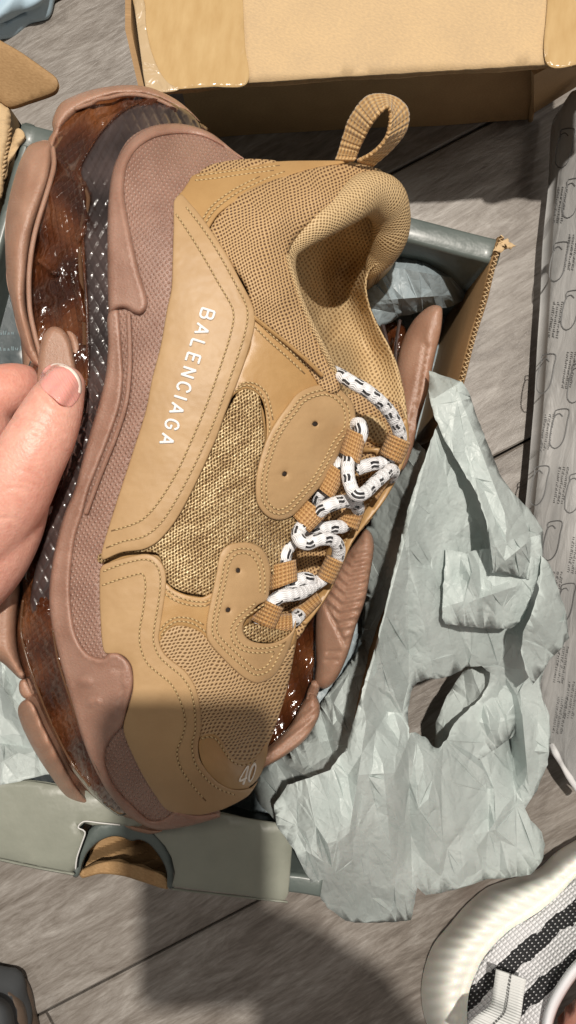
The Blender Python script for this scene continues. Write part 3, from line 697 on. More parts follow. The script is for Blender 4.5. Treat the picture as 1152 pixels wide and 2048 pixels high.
# ------------------------------------------------------------ printed plastic bag (right edge)
def bagmat():
    m = mat('grey_bag_film', (.33, .33, .325), .42, Coat_Weight=.2, Coat_Roughness=.2); g = G(m); v = g.uv()
    g.color(g.ramp(g.noise(g.map(v, (1.6, .5, 1), 10), 1.2, 4), [(.35, (.30, .30, .295)), (.65, (.42, .415, .405))])); g.bump(g.noise(g.map(v, (2.2, .5, 1), 8), 2, 3, .5, 1), .002, .5); return m
M['bag'] = bagmat(); M['ink'] = mat('grey_ink', (.10, .10, .10), .5)
bag = empty('plastic_bag', 'long grey plastic bag with repeated printed outlines along the right edge', 'plastic bag')
bz = TPS([(1125, 200, .030), (1105, 450, .034), (1080, 850, .036), (1058, 1100, .036), (1090, 1400, .03), (1160, 200, .045), (1160, 900, .050), (1160, 1500, .035), (1130, 1300, .045), (1105, 1000, .046)])
bd = lambda V, d: .0005*np.sin(V[:, 0]*.07+V[:, 1]*.01)+.0004*np.sin(V[:, 1]*.03)
bagb = patch('film', [(1150, 180), (1132, 200), (1122, 225), (1116, 330), (1104, 470), (1098, 600), (1086, 800), (1074, 950), (1062, 1060), (1054, 1120), (1070, 1300), (1085, 1440), (1100, 1500), (1128, 1535), (1152, 1565), (1280, 1600), (1280, 180)], bz, M['bag'], bag, thick=.02, edge=4, edge_h=.002, step=13, disp=bd)
V = []; Fc = []
def inkline(P, w=1.1, closed=False):
    Q = resample(P, 5, closed)
    t = np.gradient(Q, axis=0); t /= np.maximum(np.linalg.norm(t, axis=1, keepdims=True), 1e-9); nn = np.stack([-t[:, 1], t[:, 0]], 1)
    z = bz(Q)+bd(Q, None)+.0004; b0 = len(V)
    for i in range(len(Q)): V.append(Wn(Q[i]-nn[i]*w, z[i])); V.append(Wn(Q[i]+nn[i]*w, z[i]))
    for i in range(len(Q)-1): Fc.append((b0+2*i, b0+2*i+1, b0+2*i+3, b0+2*i+2))
def shape_D(cx, cy, s=1.0):
    k = lambda x, y: (cx+s*(x-.16*y), cy+s*y)
    inkline([k(-11, -26), k(-12, -40), k(14, -42), k(15, -18), k(14, 14), k(8, 30), k(-2, 36), k(-12, 28), k(-15, 8), k(-14, -16), k(-11, -30), k(-3, -34), k(4, -28)])
for cx, cy in ((1128, 300), (1116, 527), (1090, 751), (1077, 975), (1142, 400), (1140, 624), (1117, 861), (1103, 1085), (1147, 990), (1130, 1210), (1152, 770)): shape_D(cx, cy)
for cx, cy in ((1118, 410), (1109, 640), (1092, 865), (1140, 505), (1136, 740), (1120, 970), (1108, 1180), (1148, 1110), (1120, 1330), (1140, 1400), (1118, 1430)):
    for r_ in range(3):                      # rows of illegible print
        y = cy-36
        while y < cy+36:
            x = cx-8+r_*8-.16*(y-cy); a = random.uniform(2, 5)
            inkline([(x, y), (x+a, y+1.5)] if random.random() < .6 else [(x, y), (x+a, y), (x+a, y+3)], .7); y += random.uniform(3, 5)
pk = link('printed_marks', V, Fc, M['ink'], bagb, smooth=False); pk['kind'] = 'stuff'
tube('bag_tail', [(1103, 1490, .03, 6), (1112, 1508, .035, 7), (1124, 1530, .03, 5), (1140, 1556, .028, 7), (1165, 1590, .025, 8)], 6, mat('white_film', (.7, .7, .7), .2), bag, seg=8)

# ------------------------------------------------------------ cloth top left, dark shoe bottom left
o = patch('garment', [(-90, -90), (110, -90), (98, -20), (88, 4), (66, 18), (44, 27), (20, 40), (-10, 50), (-90, 70)], const(.01), mat('pale_blue_cloth', (.42, .56, .66), .6), None, inflate=30, inflate_h=.012, step=10, disp=lambda V, d: .002*np.sin(V[:, 0]*.09+V[:, 1]*.06))
tagobj(o, 'pale blue cloth corner on the floor at the top left', 'cloth')
o = empty('dark_sneaker', 'dark sneaker toe at the bottom left corner of the floor', 'sneaker')
patch('sole', [(-120, 1960), (-30, 1962), (10, 1968), (35, 1985), (50, 2010), (58, 2045), (60, 2120), (-120, 2130)], const(.012), mat('brown_rubber', (.10, .07, .05), .5), o, inflate=22, inflate_h=.012, step=12)
patch('toe_upper', [(-120, 1985), (-20, 1987), (5, 1995), (22, 2012), (30, 2045), (34, 2120), (-120, 2130)], const(.026), mat('dark_cloth', (.06, .065, .07), .7), o, inflate=40, inflate_h=.022, step=12)

# ------------------------------------------------------------ white knit sneaker worn by a person (bottom right)
ws = empty('white_sneaker', 'white ribbed-sole sneaker with black and white knit upper at the bottom right', 'sneaker')
M['white_sole'] = mat('white_sole', (.84, .84, .77), .32, Subsurface_Weight=.3, Subsurface_Scale=.002)
outer = [(1300, 1600, .018), (1230, 1640, .018), (1152, 1680, .018), (1110, 1706, .018), (1075, 1738, .018), (1008, 1762, .018), (972, 1776, .018), (932, 1810, .018), (897, 1851, .018), (868, 1887, .018), (852, 1925, .018), (843, 1971, .018), (845, 2015, .018), (856, 2055, .018), (880, 2110, .018), (930, 2160, .018)]
inner = [(1330, 1660, .045), (1240, 1700, .045), (1155, 1752, .045), (1118, 1790, .045), (1080, 1822, .045), (1052, 1840, .045), (1024, 1857, .045), (1003, 1875, .045), (982, 1897, .045), (966, 1918, .045), (955, 1940, .045), (940, 1978, .045), (935, 2012, .045), (935, 2048, .045), (945, 2100, .045), (980, 2130, .045)]
def wprof(s, t):
    bul = .012*math.sin(math.pi*min(t*1.15, 1))**.8
    rib = .0007*math.sin(s*2*math.pi*30+t*1.2)*math.sin(math.pi*t)**.5*(1-.45*t)
    edge = -.016*(1-t)**4
    return bul+rib+edge
loft('sole', outer, inner, M['white_sole'], ws, n=340, m=22, prof=wprof)
def knit():
    m = mat('knit', (.8, .8, .8), .75); g = G(m); v = g.uv(); u = g.map(v, (1, 1, 1), -40); o = g.sep(u)
    wob = g.noise(v, 3, 2); s = g.math('FRACT', g.math('MULTIPLY_ADD', wob, .35, g.math('MULTIPLY', o[1], 1.3)))
    st = g.math('MULTIPLY', g.math('GREATER_THAN', s, .22), g.math('LESS_THAN', s, .66))
    dots = g.math('MULTIPLY', g.sinwave(o[0], 10), g.sinwave(o[1], 13))
    dk = g.math('GREATER_THAN', dots, .72)
    f = g.math('MAXIMUM', g.math('SUBTRACT', st, g.math('MULTIPLY', dk, .6)), g.math('MULTIPLY', g.math('SUBTRACT', 1.0, st), g.math('MULTIPLY', g.math('LESS_THAN', dots, .035), .5)))
    g.color(g.mix(f, (.78, .78, .80), (.012, .012, .014))); g.bump(dots, .001, .8); return m
M['knit'] = knit()
kz = TPS([(935, 2048, .045), (960, 1930, .045), (1024, 1857, .045), (1155, 1752, .045), (1330, 1660, .045), (1000, 2000, .058), (1080, 1930, .060), (1152, 1850, .062), (1110, 2010, .075), (1060, 2048, .072), (1152, 1930, .078), (1250, 1800, .08), (1100, 2120, .07), (1300, 2100, .075)])
patch('knit_upper', [(932, 2050), (934, 2012), (940, 1976), (953, 1940), (980, 1898), (1022, 1856), (1080, 1821), (1154, 1751), (1250, 1690), (1400, 1640), (1400, 1800), (1250, 1850), (1190, 1890), (1152, 1925), (1120, 1965), (1096, 2010), (1086, 2060), (1090, 2120), (1000, 2130), (940, 2110)], kz, M['knit'], ws, thick=.003, edge=5, step=9, back=lambda V: kz(V)-.012)
loft('collar_binding', [(1250, 1850, .082), (1190, 1888, .082), (1148, 1925, .081), (1118, 1965, .080), (1094, 2010, .078), (1084, 2060, .078), (1090, 2130, .078)], [(1262, 1866, .082), (1206, 1902, .082), (1166, 1938, .081), (1137, 1976, .080), (1114, 2018, .078), (1103, 2060, .078), (1108, 2130, .078)], mat('white_binding', (.74, .75, .78), .35), ws, n=60, m=6, prof=lambda s, t: .004*math.sin(math.pi*t), thick=.001)
tabm = mat('white_tab', (.66, .67, .66), .6); g = G(tabm); g.bump(g.sinwave(g.sep(g.uv())[0], 18), .0005, .6)
tb = loft('pull_tab', [(992, 1938, .066), (988, 1970, .068), (984, 1998, .072), (976, 2015, .080), (955, 2030, .083), (935, 2050, .080), (920, 2080, .08)], [(1053, 1958, .072), (1048, 1985, .075), (1044, 2015, .080), (1040, 2040, .085), (1025, 2062, .090), (1000, 2085, .088), (980, 2110, .08)], tabm, ws, n=40, m=6, thick=.0012)
c = [(1022, 1948, .0705), (1018, 1975, .0735), (1014, 2005, .078), (1008, 2027, .084), (990, 2046, .088), (968, 2067, .0855)]
st = resample(c, 6.5, False)
for i in range(0, len(st)-1, 1):
    a, b = st[i], st[i]+(st[i+1]-st[i])*.62
    tube('tab_stitch', [tuple(a[:2])+(a[2]+.0004,), tuple(b[:2])+(b[2]+.0004,)], 1.5, M['ink'], tb, seg=5, step=4)
per = empty('person', 'bare ankle and lower leg standing in the white sneaker at the bottom right corner', 'person')
# ankle and shin rise out of the shoe, away from the picture
Vv, Ff, Uu = tube('x', [(1150, 1990, .060, 40), (1175, 2030, .075, 52), (1215, 2080, .095, 70)], 50, M['skin'], seg=20, step=8, reg=False)
leg_pts = [((.185, -.315, .045), .030), ((.195, -.335, .085), .034), ((.205, -.36, .13), .032), ((.215, -.39, .20), .040), ((.225, -.42, .28), .050), ((.23, -.45, .36), .055), ((.24, -.48, .43), .058)]
V = []; Fc = []; UV = []
for i, (p, r_) in enumerate(leg_pts):
    for k in range(24): a = 2*math.pi*k/24; V.append((p[0]+r_*math.cos(a)*1.15, p[1]+r_*math.sin(a)*1.25, p[2])); UV.append((i, k/24))
for i in range(len(leg_pts)-1):
    for k in range(24): Fc.append((i*24+k, i*24+(k+1) % 24, (i+1)*24+(k+1) % 24, (i+1)*24+k))
Fc.append(tuple(range(24))[::-1]); Fc.append(tuple((len(leg_pts)-1)*24+k for k in range(24)))
lg = link('leg', V, Fc, M['skin'], per, UV); lg.modifiers.new('s', 'SUBSURF').render_levels = 1

# ------------------------------------------------------------ the spare sneaker in the box (its sole side shows)
s2 = empty('sneaker', 'second sneaker lying in the shoebox, only its pink tread and amber sole showing', 'sneaker', 'pair of tan chunky sneakers')
dk = lambda f: (lambda p: f(p))
z2 = TPS([(880, 620, .108), (800, 900, .100), (745, 1090, .105), (640, 1380, .095), (620, 1460, .098), (500, 1550, .098), (760, 700, .09), (560, 1300, .085), (700, 1200, .108)])
patch('upper', [(500, 1500), (560, 1380), (600, 1200), (660, 1000), (720, 800), (760, 640), (640, 620), (520, 700), (420, 1000), (380, 1300), (400, 1480), (450, 1530)], const(.07), M['leather_soft'], s2, inflate=90, inflate_h=.028, step=22)
patch('air_cushion', [(745, 655), (790, 640), (812, 660), (806, 760), (800, 860), (790, 930), (740, 1030), (700, 1090), (660, 1190), (636, 1270), (628, 1370), (612, 1420), (575, 1470), (535, 1505), (500, 1545), (470, 1545), (520, 1470), (560, 1380), (580, 1280), (610, 1180), (660, 1040), (720, 880), (740, 760)], z2, M['air'], s2, off=-.014, thick=.02, edge=14, edge_h=.006, step=7, disp=lambda V, d: .0016*np.sin(V[:, 0]*.13+V[:, 1]*.05)*np.sin(V[:, 1]*.09))
tube('clear_ridge', [(765, 650, .10), (775, 700, .098), (772, 760, .096), (778, 820, .09)], 5, M['air_dark'], s2)
tube('clear_ridge', [(800, 640, .104), (792, 690, .102), (790, 760, .1), (782, 830, .094)], 3.5, M['air_dark'], s2)
def groove_line(V, a, b, w, amp):
    a = np.array(a, float); b = np.array(b, float); ab = b-a; t = np.clip(((V-a)@ab)/(ab@ab), 0, 1); dd = np.linalg.norm(V-(a+t[:, None]*ab), axis=1)
    return amp*np.exp(-(dd/w)**2)
patch('outsole_pad', [(884, 616), (882, 660), (868, 720), (856, 780), (838, 840), (824, 900), (806, 940), (786, 930), (784, 860), (790, 790), (794, 730), (806, 680), (826, 642), (850, 618), (868, 610)], z2, M['rubber_sole'], s2, inflate=26, inflate_h=.007, step=6, disp=lambda V, d: groove_line(V, (852, 690), (822, 860), 4, -.0022)+groove_line(V, (858, 660), (840, 800), 9, .001))
def chev(V, d):
    x = (V[:, 0]-692)*.93+(V[:, 1]-1180)*.25; y = (V[:, 1]-1180)*.97-(V[:, 0]-692)*.25
    up = (V[:, 1]+1.15*(V[:, 0]-640)) ; w = np.clip((1300-V[:, 1])/60, 0, 1)*np.clip((V[:, 1]-1080)/30, 0, 1)*np.clip(d/10, 0, 1)
    msk = np.clip((V[:, 0]-(648+(V[:, 1]-1200)*.35))/10, 0, 1)
    return w*msk*.0011*np.clip(np.sin((y+.55*np.abs(x))*2*math.pi/19)*1.8, -1, 1)+groove_line(V, (652, 1212), (690, 1290), 3.5, -.002)+groove_line(V, (655, 1305), (680, 1302), 3, -.0016)+groove_line(V, (652, 1322), (675, 1320), 3, -.0016)
patch('outsole_pad', [(727, 1058), (742, 1066), (748, 1093), (740, 1150), (730, 1202), (712, 1252), (697, 1305), (678, 1350), (664, 1369), (648, 1378), (630, 1368), (633, 1328), (631, 1273), (634, 1219), (650, 1186), (666, 1148), (688, 1115), (712, 1080)], z2, M['rubber_sole'], s2, inflate=22, inflate_h=.008, step=4, disp=chev)
patch('outsole_pad', [(622, 1385), (634, 1395), (640, 1413), (636, 1438), (611, 1479), (571, 1511), (527, 1537), (500, 1552), (470, 1562), (455, 1555), (500, 1525), (555, 1482), (582, 1451), (604, 1410)], z2, M['rubber_sole'], s2, off=.002, inflate=18, inflate_h=.007, step=5, disp=lambda V, d: .0008*np.sin(V[:, 0]*.25+V[:, 1]*.32)*np.clip(d/10, 0, 1))
tube('bridge', [(632, 1366, .098, 9), (626, 1384, .094, 11), (620, 1402, .098, 9)], 10, M['rubber_sole'], s2)

# ------------------------------------------------------------ the held sneaker
sn = empty('sneaker', 'tan chunky sneaker with white speckled laces, held up above the open shoebox', 'sneaker', 'pair of tan chunky sneakers')
zs = TPS([(20, 500, .190), (60, 500, .194), (100, 320, .184), (130, 260, .178), (200, 185, .168), (300, 190, .165), (400, 240, .165), (170, 500, .205), (170, 800, .205), (230, 500, .212), (250, 800, .214), (300, 650, .216), (350, 500, .216), (420, 550, .217), (400, 700, .219),
          (300, 300, .196), (400, 350, .199), (470, 310, .185), (560, 330, .188), (700, 330, .182), (600, 400, .205), (550, 470, .212), (520, 580, .214), (760, 380, .178), (560, 650, .212), (640, 740, .199), (330, 900, .217), (450, 900, .214), (560, 880, .207), (640, 850, .198), (700, 820, .188),
          (600, 1000, .195), (680, 930, .184), (250, 1050, .213), (350, 1100, .213), (450, 1100, .208), (530, 1150, .196), (590, 1060, .188), (100, 1100, .200), (60, 1300, .190), (150, 1300, .204), (250, 1300, .210), (350, 1300, .209), (450, 1280, .203), (540, 1280, .190), (590, 1290, .178), (150, 1450, .194),
          (250, 1450, .205), (350, 1450, .203), (450, 1430, .195), (540, 1420, .177), (565, 1400, .170), (200, 1560, .184), (300, 1560, .192), (400, 1560, .188), (480, 1540, .173), (530, 1500, .160), (250, 1640, .160), (350, 1655, .160), (430, 1625, .160), (500, 1580, .153)])
NM = (M['thread'], M['groove_shade'])
# inner body that closes the shoe behind the panels
body_o = [(486, 322), (560, 324), (640, 322), (700, 324), (745, 335), (715, 352), (610, 410), (545, 500), (560, 600), (620, 720), (660, 790), (700, 860), (660, 940), (600, 1010), (565, 1090), (545, 1150), (520, 1220), (500, 1262), (560, 1283), (592, 1262), (590, 1300), (568, 1385), (545, 1462), (530, 1510), (505, 1565), (470, 1605), (436, 1622), (395, 1628), (338, 1620), (290, 1580), (255, 1480), (262, 1400), (250, 1330), (215, 1300), (190, 1200), (200, 1100), (250, 950), (300, 780), (330, 640), (345, 480), (365, 390), (420, 340)]
bk = const(.125)
patch('upper_lining', body_o, zs, M['leather_soft'], sn, off=-.0060, edge=16, edge_h=.006, step=16, back=bk)
# pull tab
def pp(L, z): return [(576+x/2, y/2, zz) for (x, y), zz in zip(L, z)]
E1 = pp([(190, 642), (205, 600), (222, 545), (240, 490), (262, 450), (290, 412), (322, 386), (370, 379), (430, 392), (470, 425), (482, 460), (476, 510), (455, 548), (420, 590), (380, 628), (338, 664)], [.180, .182, .185, .188, .191, .193, .195, .196, .194, .192, .190, .188, .186, .184, .182, .180])
E2 = pp([(268, 642), (282, 600), (300, 560), (322, 515), (345, 480), (368, 452), (388, 434), (398, 427), (404, 432), (408, 452), (407, 490), (396, 540), (378, 570), (352, 598), (318, 622), (276, 642)], [.186, .190, .195, .200, .204, .206, .207, .207, .206, .204, .202, .199, .196, .193, .190, .186])
pt = loft('pull_tab', E1, E2, M['webbing_tab'], sn, n=90, m=10, thick=.0013, prof=lambda s, t: .0004*math.sin(s*150))

# ---- sole -------------------------------------------------------------
zair = TPS([(110, 300, .176), (200, 215, .166), (330, 190, .160), (90, 500, .186), (160, 400, .196), (165, 600, .198), (60, 620, .182), (110, 700, .190), (170, 760, .199), (160, 880, .195), (90, 960, .185), (100, 1060, .192), (50, 1150, .180), (90, 1200, .194), (40, 1290, .180), (110, 1290, .197), (80, 1430, .176), (145, 1420, .194), (140, 1540, .172), (190, 1560, .182), (240, 1620, .160), (380, 240, .160), (10, 900, .165), (0, 1200, .165), (215, 420, .197), (215, 600, .196), (205, 760, .193), (190, 900, .190), (145, 1040, .190), (115, 1180, .192), (300, 280, .175)])
def airdisp(V, d):
    x, y = V[:, 0], V[:, 1]; h = np.zeros(len(V))
    # moulded cells: ridges that branch across the clear window
    for a, b, w, amp in (((104, 300), (165, 372), 8, .003), ((165, 372), (172, 440), 6, .003), ((76, 520), (110, 545), 7, .0035), ((110, 545), (160, 470), 9, .0025), ((110, 545), (140, 600), 8, .002), ((172, 440), (150, 520), 6, .0028), ((150, 540), (168, 640), 7, .003), ((200, 190), (110, 300), 5, .002), ((320, 196), (205, 240), 6, .0018), ((205, 240), (150, 340), 6, .0022), ((85, 610), (75, 690), 4, .0025), ((125, 150), (320, 196), 6, .002)):
        h += groove_line(V, a, b, w, amp)
    h += .0024*np.exp(-(((x-128)/18)**2+((y-618)/26)**2))
    h += .0010*np.sin(x*.10+y*.035)*np.sin(y*.07-x*.03)
    low = np.clip((y-1100)/60, 0, 1)
    h += low*.0006*np.sin(x*.33+np.sin(y*.09)*2)*np.sin(y*.27)*np.clip(d/6, 0, 1)
    return h
air_o = [(150, 205), (190, 186), (245, 178), (300, 184), (350, 205), (395, 240), (420, 262), (380, 300), (260, 300), (215, 420), (200, 600), (205, 760), (195, 900), (165, 980), (140, 1060), (122, 1150), (118, 1250), (128, 1320), (150, 1390), (182, 1480), (216, 1560), (258, 1622), (240, 1632), (215, 1618), (189, 1594), (143, 1542), (109, 1479), (74, 1422), (52, 1359), (34, 1302), (33, 1250), (44, 1180), (38, 1100), (20, 1000), (0, 900), (20, 800), (60, 720), (50, 640), (46, 560), (60, 480), (84, 390), (100, 300), (118, 250)]
ac = patch('air_cushion', air_o, zair, M['air'], sn, off=.001, edge=14, edge_h=.005, step=5, ostep=6, disp=airdisp, back=lambda V: zair(V)-.055)
band = [(321, 199), (290, 202), (262, 213), (232, 234), (195, 275), (168, 318), (158, 345), (165, 367), (177, 393), (172, 432), (167, 475), (170, 541), (174, 606), (176, 671), (176, 740), (172, 790), (165, 832), (139, 906), (126, 962), (108, 1010), (91, 1062), (78, 1110), (66, 1160), (60, 1210), (72, 1240), (96, 1240), (108, 1200), (112, 1130), (130, 1075), (140, 1040), (160, 985), (178, 930), (198, 865), (215, 805), (226, 745), (232, 680), (232, 600), (228, 500), (236, 430), (250, 360), (280, 300), (340, 265), (400, 262), (398, 244), (370, 218)]
def diam(V, d):      # raised diamonds, cut as real relief
    x, y = V[:, 0], V[:, 1]; th = 0
    a = np.abs(np.sin((x*1.0+y*.50)*math.pi/22)); b = np.abs(np.sin((x*1.0-y*.50)*math.pi/22))
    return -.0010*(1-np.clip(np.minimum(a, b)*2.2, 0, 1))*np.clip(d/4, 0, 1)
patch('textured_band', band, zs, M['air_dark'], sn, off=-.0035, thick=.006, edge=8, edge_h=.0025, step=3.2, ostep=5, disp=diam)
zt_ = lambda x, y, o: (x, y, float(zair(np.array([[x, y]]))[0])+o)
M['clear'] = mat('clear_amber_edge', (.20, .10, .05), .08, Coat_Weight=1, Transmission_Weight=.5)
for P_, r0 in (([(168, 376), (176, 396), (173, 420), (166, 450), (160, 500), (163, 560), (168, 620), (170, 690)], 5), ([(46, 1200), (42, 1260), (52, 1310), (72, 1370), (100, 1440), (140, 1520), (180, 1572)], 2.5), ([(106, 1260), (116, 1320), (138, 1390), (165, 1465), (200, 1545), (235, 1600)], 2.5)):
    tube('moulded_rib', [zt_(x, y, .0018) for x, y in P_], r0, M['clear'], ac, seg=10, step=4)
tube('clear_lip', [(p[0]-1, p[1], float(zs(np.array([p[:2]]))[0])-.0040) for p in band[1:17]], 3.0, M['air'], ac, seg=8, step=5)
# pink textured sidewall (dots) that carries the smooth raised pieces
side_o = [(486, 322), (460, 296), (430, 276), (392, 258), (340, 247), (300, 252), (262, 272), (238, 305), (224, 350), (218, 420), (214, 520), (215, 620), (217, 680), (213, 745), (200, 802), (182, 862), (165, 923), (150, 979), (130, 1027), (117, 1071), (106, 1123), (99, 1190), (103, 1250), (117, 1313), (138, 1388), (166, 1479), (201, 1559), (246, 1619), (285, 1648), (321, 1657), (367, 1651), (401, 1642), (436, 1630), (430, 1600), (330, 1590), (280, 1500), (262, 1440), (275, 1380), (270, 1340), (250, 1315), (215, 1290), (206, 1200), (212, 1110), (240, 1005), (275, 900), (300, 820), (325, 720), (345, 620), (355, 520), (357, 420), (372, 385), (392, 362), (430, 335)]
patch('textured_sidewall', side_o, zs, M['rubber_dots'], sn, off=-.0010, thick=.012, edge=9, edge_h=.005, step=9, ostep=6)
A2 = lambda L: [(x/2.304, 150+y/2.304) for x, y in L]
wing = A2([(1125, 385), (1080, 352), (980, 272), (880, 233), (780, 223), (680, 243), (590, 308), (533, 400), (508, 500), (496, 650), (495, 850), (497, 1000), (505, 1092), (548, 1078), (580, 1078), (612, 1098), (645, 1106), (672, 1085), (682, 1050), (672, 1000), (650, 930), (630, 850), (606, 740), (588, 650), (574, 560), (576, 480), (592, 405), (640, 335), (720, 288), (830, 272), (930, 283), (1020, 325), (1080, 365)])
patch('heel_wing', wing, zs, M['rubber'], sn, off=.0022, thick=.005, edge=14, edge_h=.0034, step=6, ostep=5, disp=lambda V, d: .0006*np.exp(-((d-8)/5)**2))
C2 = lambda L: [(x/2.304, 680+y/2.304) for x, y in L]
strip = A2([(508, 1085), (545, 1078), (556, 1160), (566, 1290), (573, 1398)])+C2([(574, 60), (572, 150), (558, 290), (510, 440), (452, 590), (410, 700), (384, 800), (352, 900), (336, 1000), (326, 1120), (330, 1230), (345, 1330), (375, 1405), (420, 1450), (478, 1462), (500, 1440), (545, 1440), (590, 1475)])+[(264, 1334), (268, 1358), (266, 1378), (257, 1412), (246, 1452), (228, 1472), (212, 1500), (214, 1540), (235, 1580), (275, 1620), (300, 1640), (321, 1640), (336, 1632), (352, 1622), (395, 1630), (436, 1626), (440, 1634), (401, 1646), (367, 1654), (321, 1660), (285, 1650), (246, 1622), (201, 1562), (166, 1482), (138, 1390), (117, 1313), (103, 1250), (98, 1190), (105, 1123), (116, 1071), (129, 1027), (149, 979), (164, 923), (181, 862), (199, 802), (212, 745), (216, 680), (214, 640)]
def strd(V, d):
    h = .0007*np.exp(-((d-7)/5)**2)
    h += groove_line(V, (248, 1338), (250, 1372), 4, .0010)+groove_line(V, (246, 1372), (234, 1420), 2.5, -.0014)+groove_line(V, (226, 1338), (244, 1340), 3, -.0010)
    for cx, cy in ((170, 1364), (187, 1404)):
        h += .0010*((abs(V[:, 0]-cx) < 13) & (abs(V[:, 1]-cy+ (V[:, 0]-cx)*.12) < 7))
    return h
stp = patch('smooth_foxing', strip, zs, M['rubber'], sn, off=.0012, thick=.006, edge=10, edge_h=.0028, step=6, ostep=5, disp=strd)
# crease lip beside the strip
tube('crease_lip', [(x, y, float(zs(np.array([[x, y]]))[0])+.0004) for x, y in C2([(592, -120), (598, 40), (596, 160), (578, 300), (530, 450), (470, 600), (428, 710), (396, 800)])], 5, M['rubber'], stp, seg=8, step=6)
# outsole pads
zo = lambda z0: const(z0)
pad = patch('outsole_pad', [(56, 293), (69, 285), (91, 281), (104, 288), (106, 310), (100, 355), (89, 393), (76, 432), (66, 465), (58, 506), (54, 541), (52, 584), (55, 627), (66, 671), (78, 712), (84, 735), (65, 726), (48, 697), (33, 649), (22, 601), (14, 562), (11, 519), (10, 475), (13, 428), (21, 384), (32, 345), (43, 315)],
            TPS([(56, 293, .168), (104, 300, .172), (60, 480, .182), (15, 480, .176), (30, 650, .178), (84, 735, .186)]), M['rubber_sole'], sn, inflate=26, inflate_h=.010, step=6, disp=lambda V, d: .0005*np.sin(V[:, 1]*.05+V[:, 0]*.1)+groove_line(V, (62, 330), (42, 420), 10, .0012), back=1.5)
tube('pad_lip', [(106, 296, .180), (108, 330, .184), (101, 362, .187), (90, 398, .189), (78, 436, .190), (69, 470, .190), (62, 510, .190), (58, 560, .190), (60, 620, .189), (70, 670, .188), (82, 715, .188)], 5, M['rubber_sole'], pad, seg=10, step=6)
pad = patch('outsole_pad', [(106, 262), (104, 247), (110, 225), (122, 206), (142, 194), (170, 183), (204, 175), (247, 170), (286, 172), (312, 179), (347, 196), (372, 214), (396, 238), (408, 256), (388, 252), (360, 226), (332, 208), (298, 196), (262, 193), (228, 196), (196, 207), (165, 222), (139, 243), (120, 268), (108, 300), (96, 296), (96, 280)],
            TPS([(106, 262, .165), (250, 180, .158), (390, 240, .150), (100, 296, .168)]), M['rubber_sole'], sn, inflate=18, inflate_h=.009, step=5, back=1.6)
tube('pad_lip', [(150, 218, .170), (185, 206, .170), (195, 199, .171), (216, 196, .170), (250, 189, .168), (290, 192, .166), (330, 206, .163), (365, 230, .160)], 4, M['rubber_sole'], pad, seg=8, step=5)
pad = patch('outsole_pad', [(100, 655), (88, 668), (79, 697), (76, 735), (80, 770), (150, 770), (147, 706), (138, 676), (124, 658), (110, 653)], const(.196), M['rubber_sole'], sn, inflate=12, inflate_h=.005, step=5)
patch('pad_step', [(132, 660), (150, 668), (160, 690), (164, 740), (160, 770), (140, 770), (140, 690)], const(.193), M['rubber_sole'], pad, inflate=8, inflate_h=.004, step=5)
patch('outsole_pad', [(-60, 1195), (0, 1170), (30, 1158), (40, 1175), (34, 1240), (35, 1290), (44, 1330), (52, 1352), (40, 1358), (10, 1330), (-40, 1290)], const(.172), M['rubber_sole'], sn, inflate=26, inflate_h=.012, step=7, back=1.5)
patch('outsole_pad', [(52, 1358), (40, 1362), (38, 1380), (46, 1395), (60, 1398), (68, 1388)], const(.172), M['rubber_sole'], sn, inflate=10, inflate_h=.004, step=5)
pad = patch('outsole_pad', [(37, 1432), (36, 1416), (44, 1403), (57, 1399), (70, 1412), (86, 1449), (115, 1506), (149, 1569), (189, 1614), (228, 1638), (262, 1650), (300, 1659), (324, 1662), (300, 1668), (262, 1660), (222, 1646), (178, 1620), (132, 1592), (97, 1546), (72, 1508), (48, 1462)],
            TPS([(40, 1420, .170), (100, 1530, .164), (200, 1625, .116), (320, 1662, .146)]), M['rubber_sole'], sn, inflate=16, inflate_h=.009, step=5, back=1.8, disp=lambda V, d: .0006*np.sin((V[:, 0]*.6+V[:, 1])*.16)*np.clip(d/8, 0, 1))
patch('outsole_core', [(30, 420), (60, 340), (120, 270), (200, 215), (300, 210), (380, 260), (300, 400), (220, 700), (160, 900), (120, 1150), (130, 1350), (220, 1560), (300, 1640), (220, 1620), (120, 1520), (60, 1400), (20, 1250), (30, 1050), (50, 850), (40, 650)], const(.15), M['rubber_sole'], sn, thick=.05, edge=20, edge_h=.01, step=22)

# ---- upper: fabric areas ---------------------------------------------
cm = [(412, 470), (422, 440), (440, 418), (480, 388), (540, 362), (590, 345), (640, 333), (690, 327), (730, 330), (752, 340), (742, 368), (700, 392), (650, 425), (612, 455), (585, 485), (578, 505), (585, 540), (598, 590), (618, 640), (645, 695), (668, 735), (680, 780), (650, 785), (600, 720), (540, 660), (500, 630), (494, 580), (455, 520), (425, 490)]
zc = TPS([(412, 470, .212), (480, 395, .206), (590, 345, .193), (700, 328, .182), (750, 342, .180), (745, 368, .188), (650, 425, .202), (585, 490, .206), (500, 520, .217), (560, 430, .211), (640, 380, .202), (600, 600, .206), (560, 600, .214), (668, 735, .198), (600, 690, .207), (520, 630, .214)])
patch('collar_mesh', cm, zc, M['mesh'], sn, thick=.003, edge=10, edge_h=.002, step=7)
patch('heel_mesh', [(388, 368), (398, 345), (425, 328), (486, 318), (545, 320), (560, 326), (480, 342), (420, 356)], zs, M['mesh'], sn, off=.0004, thick=.002, edge=3, step=8)
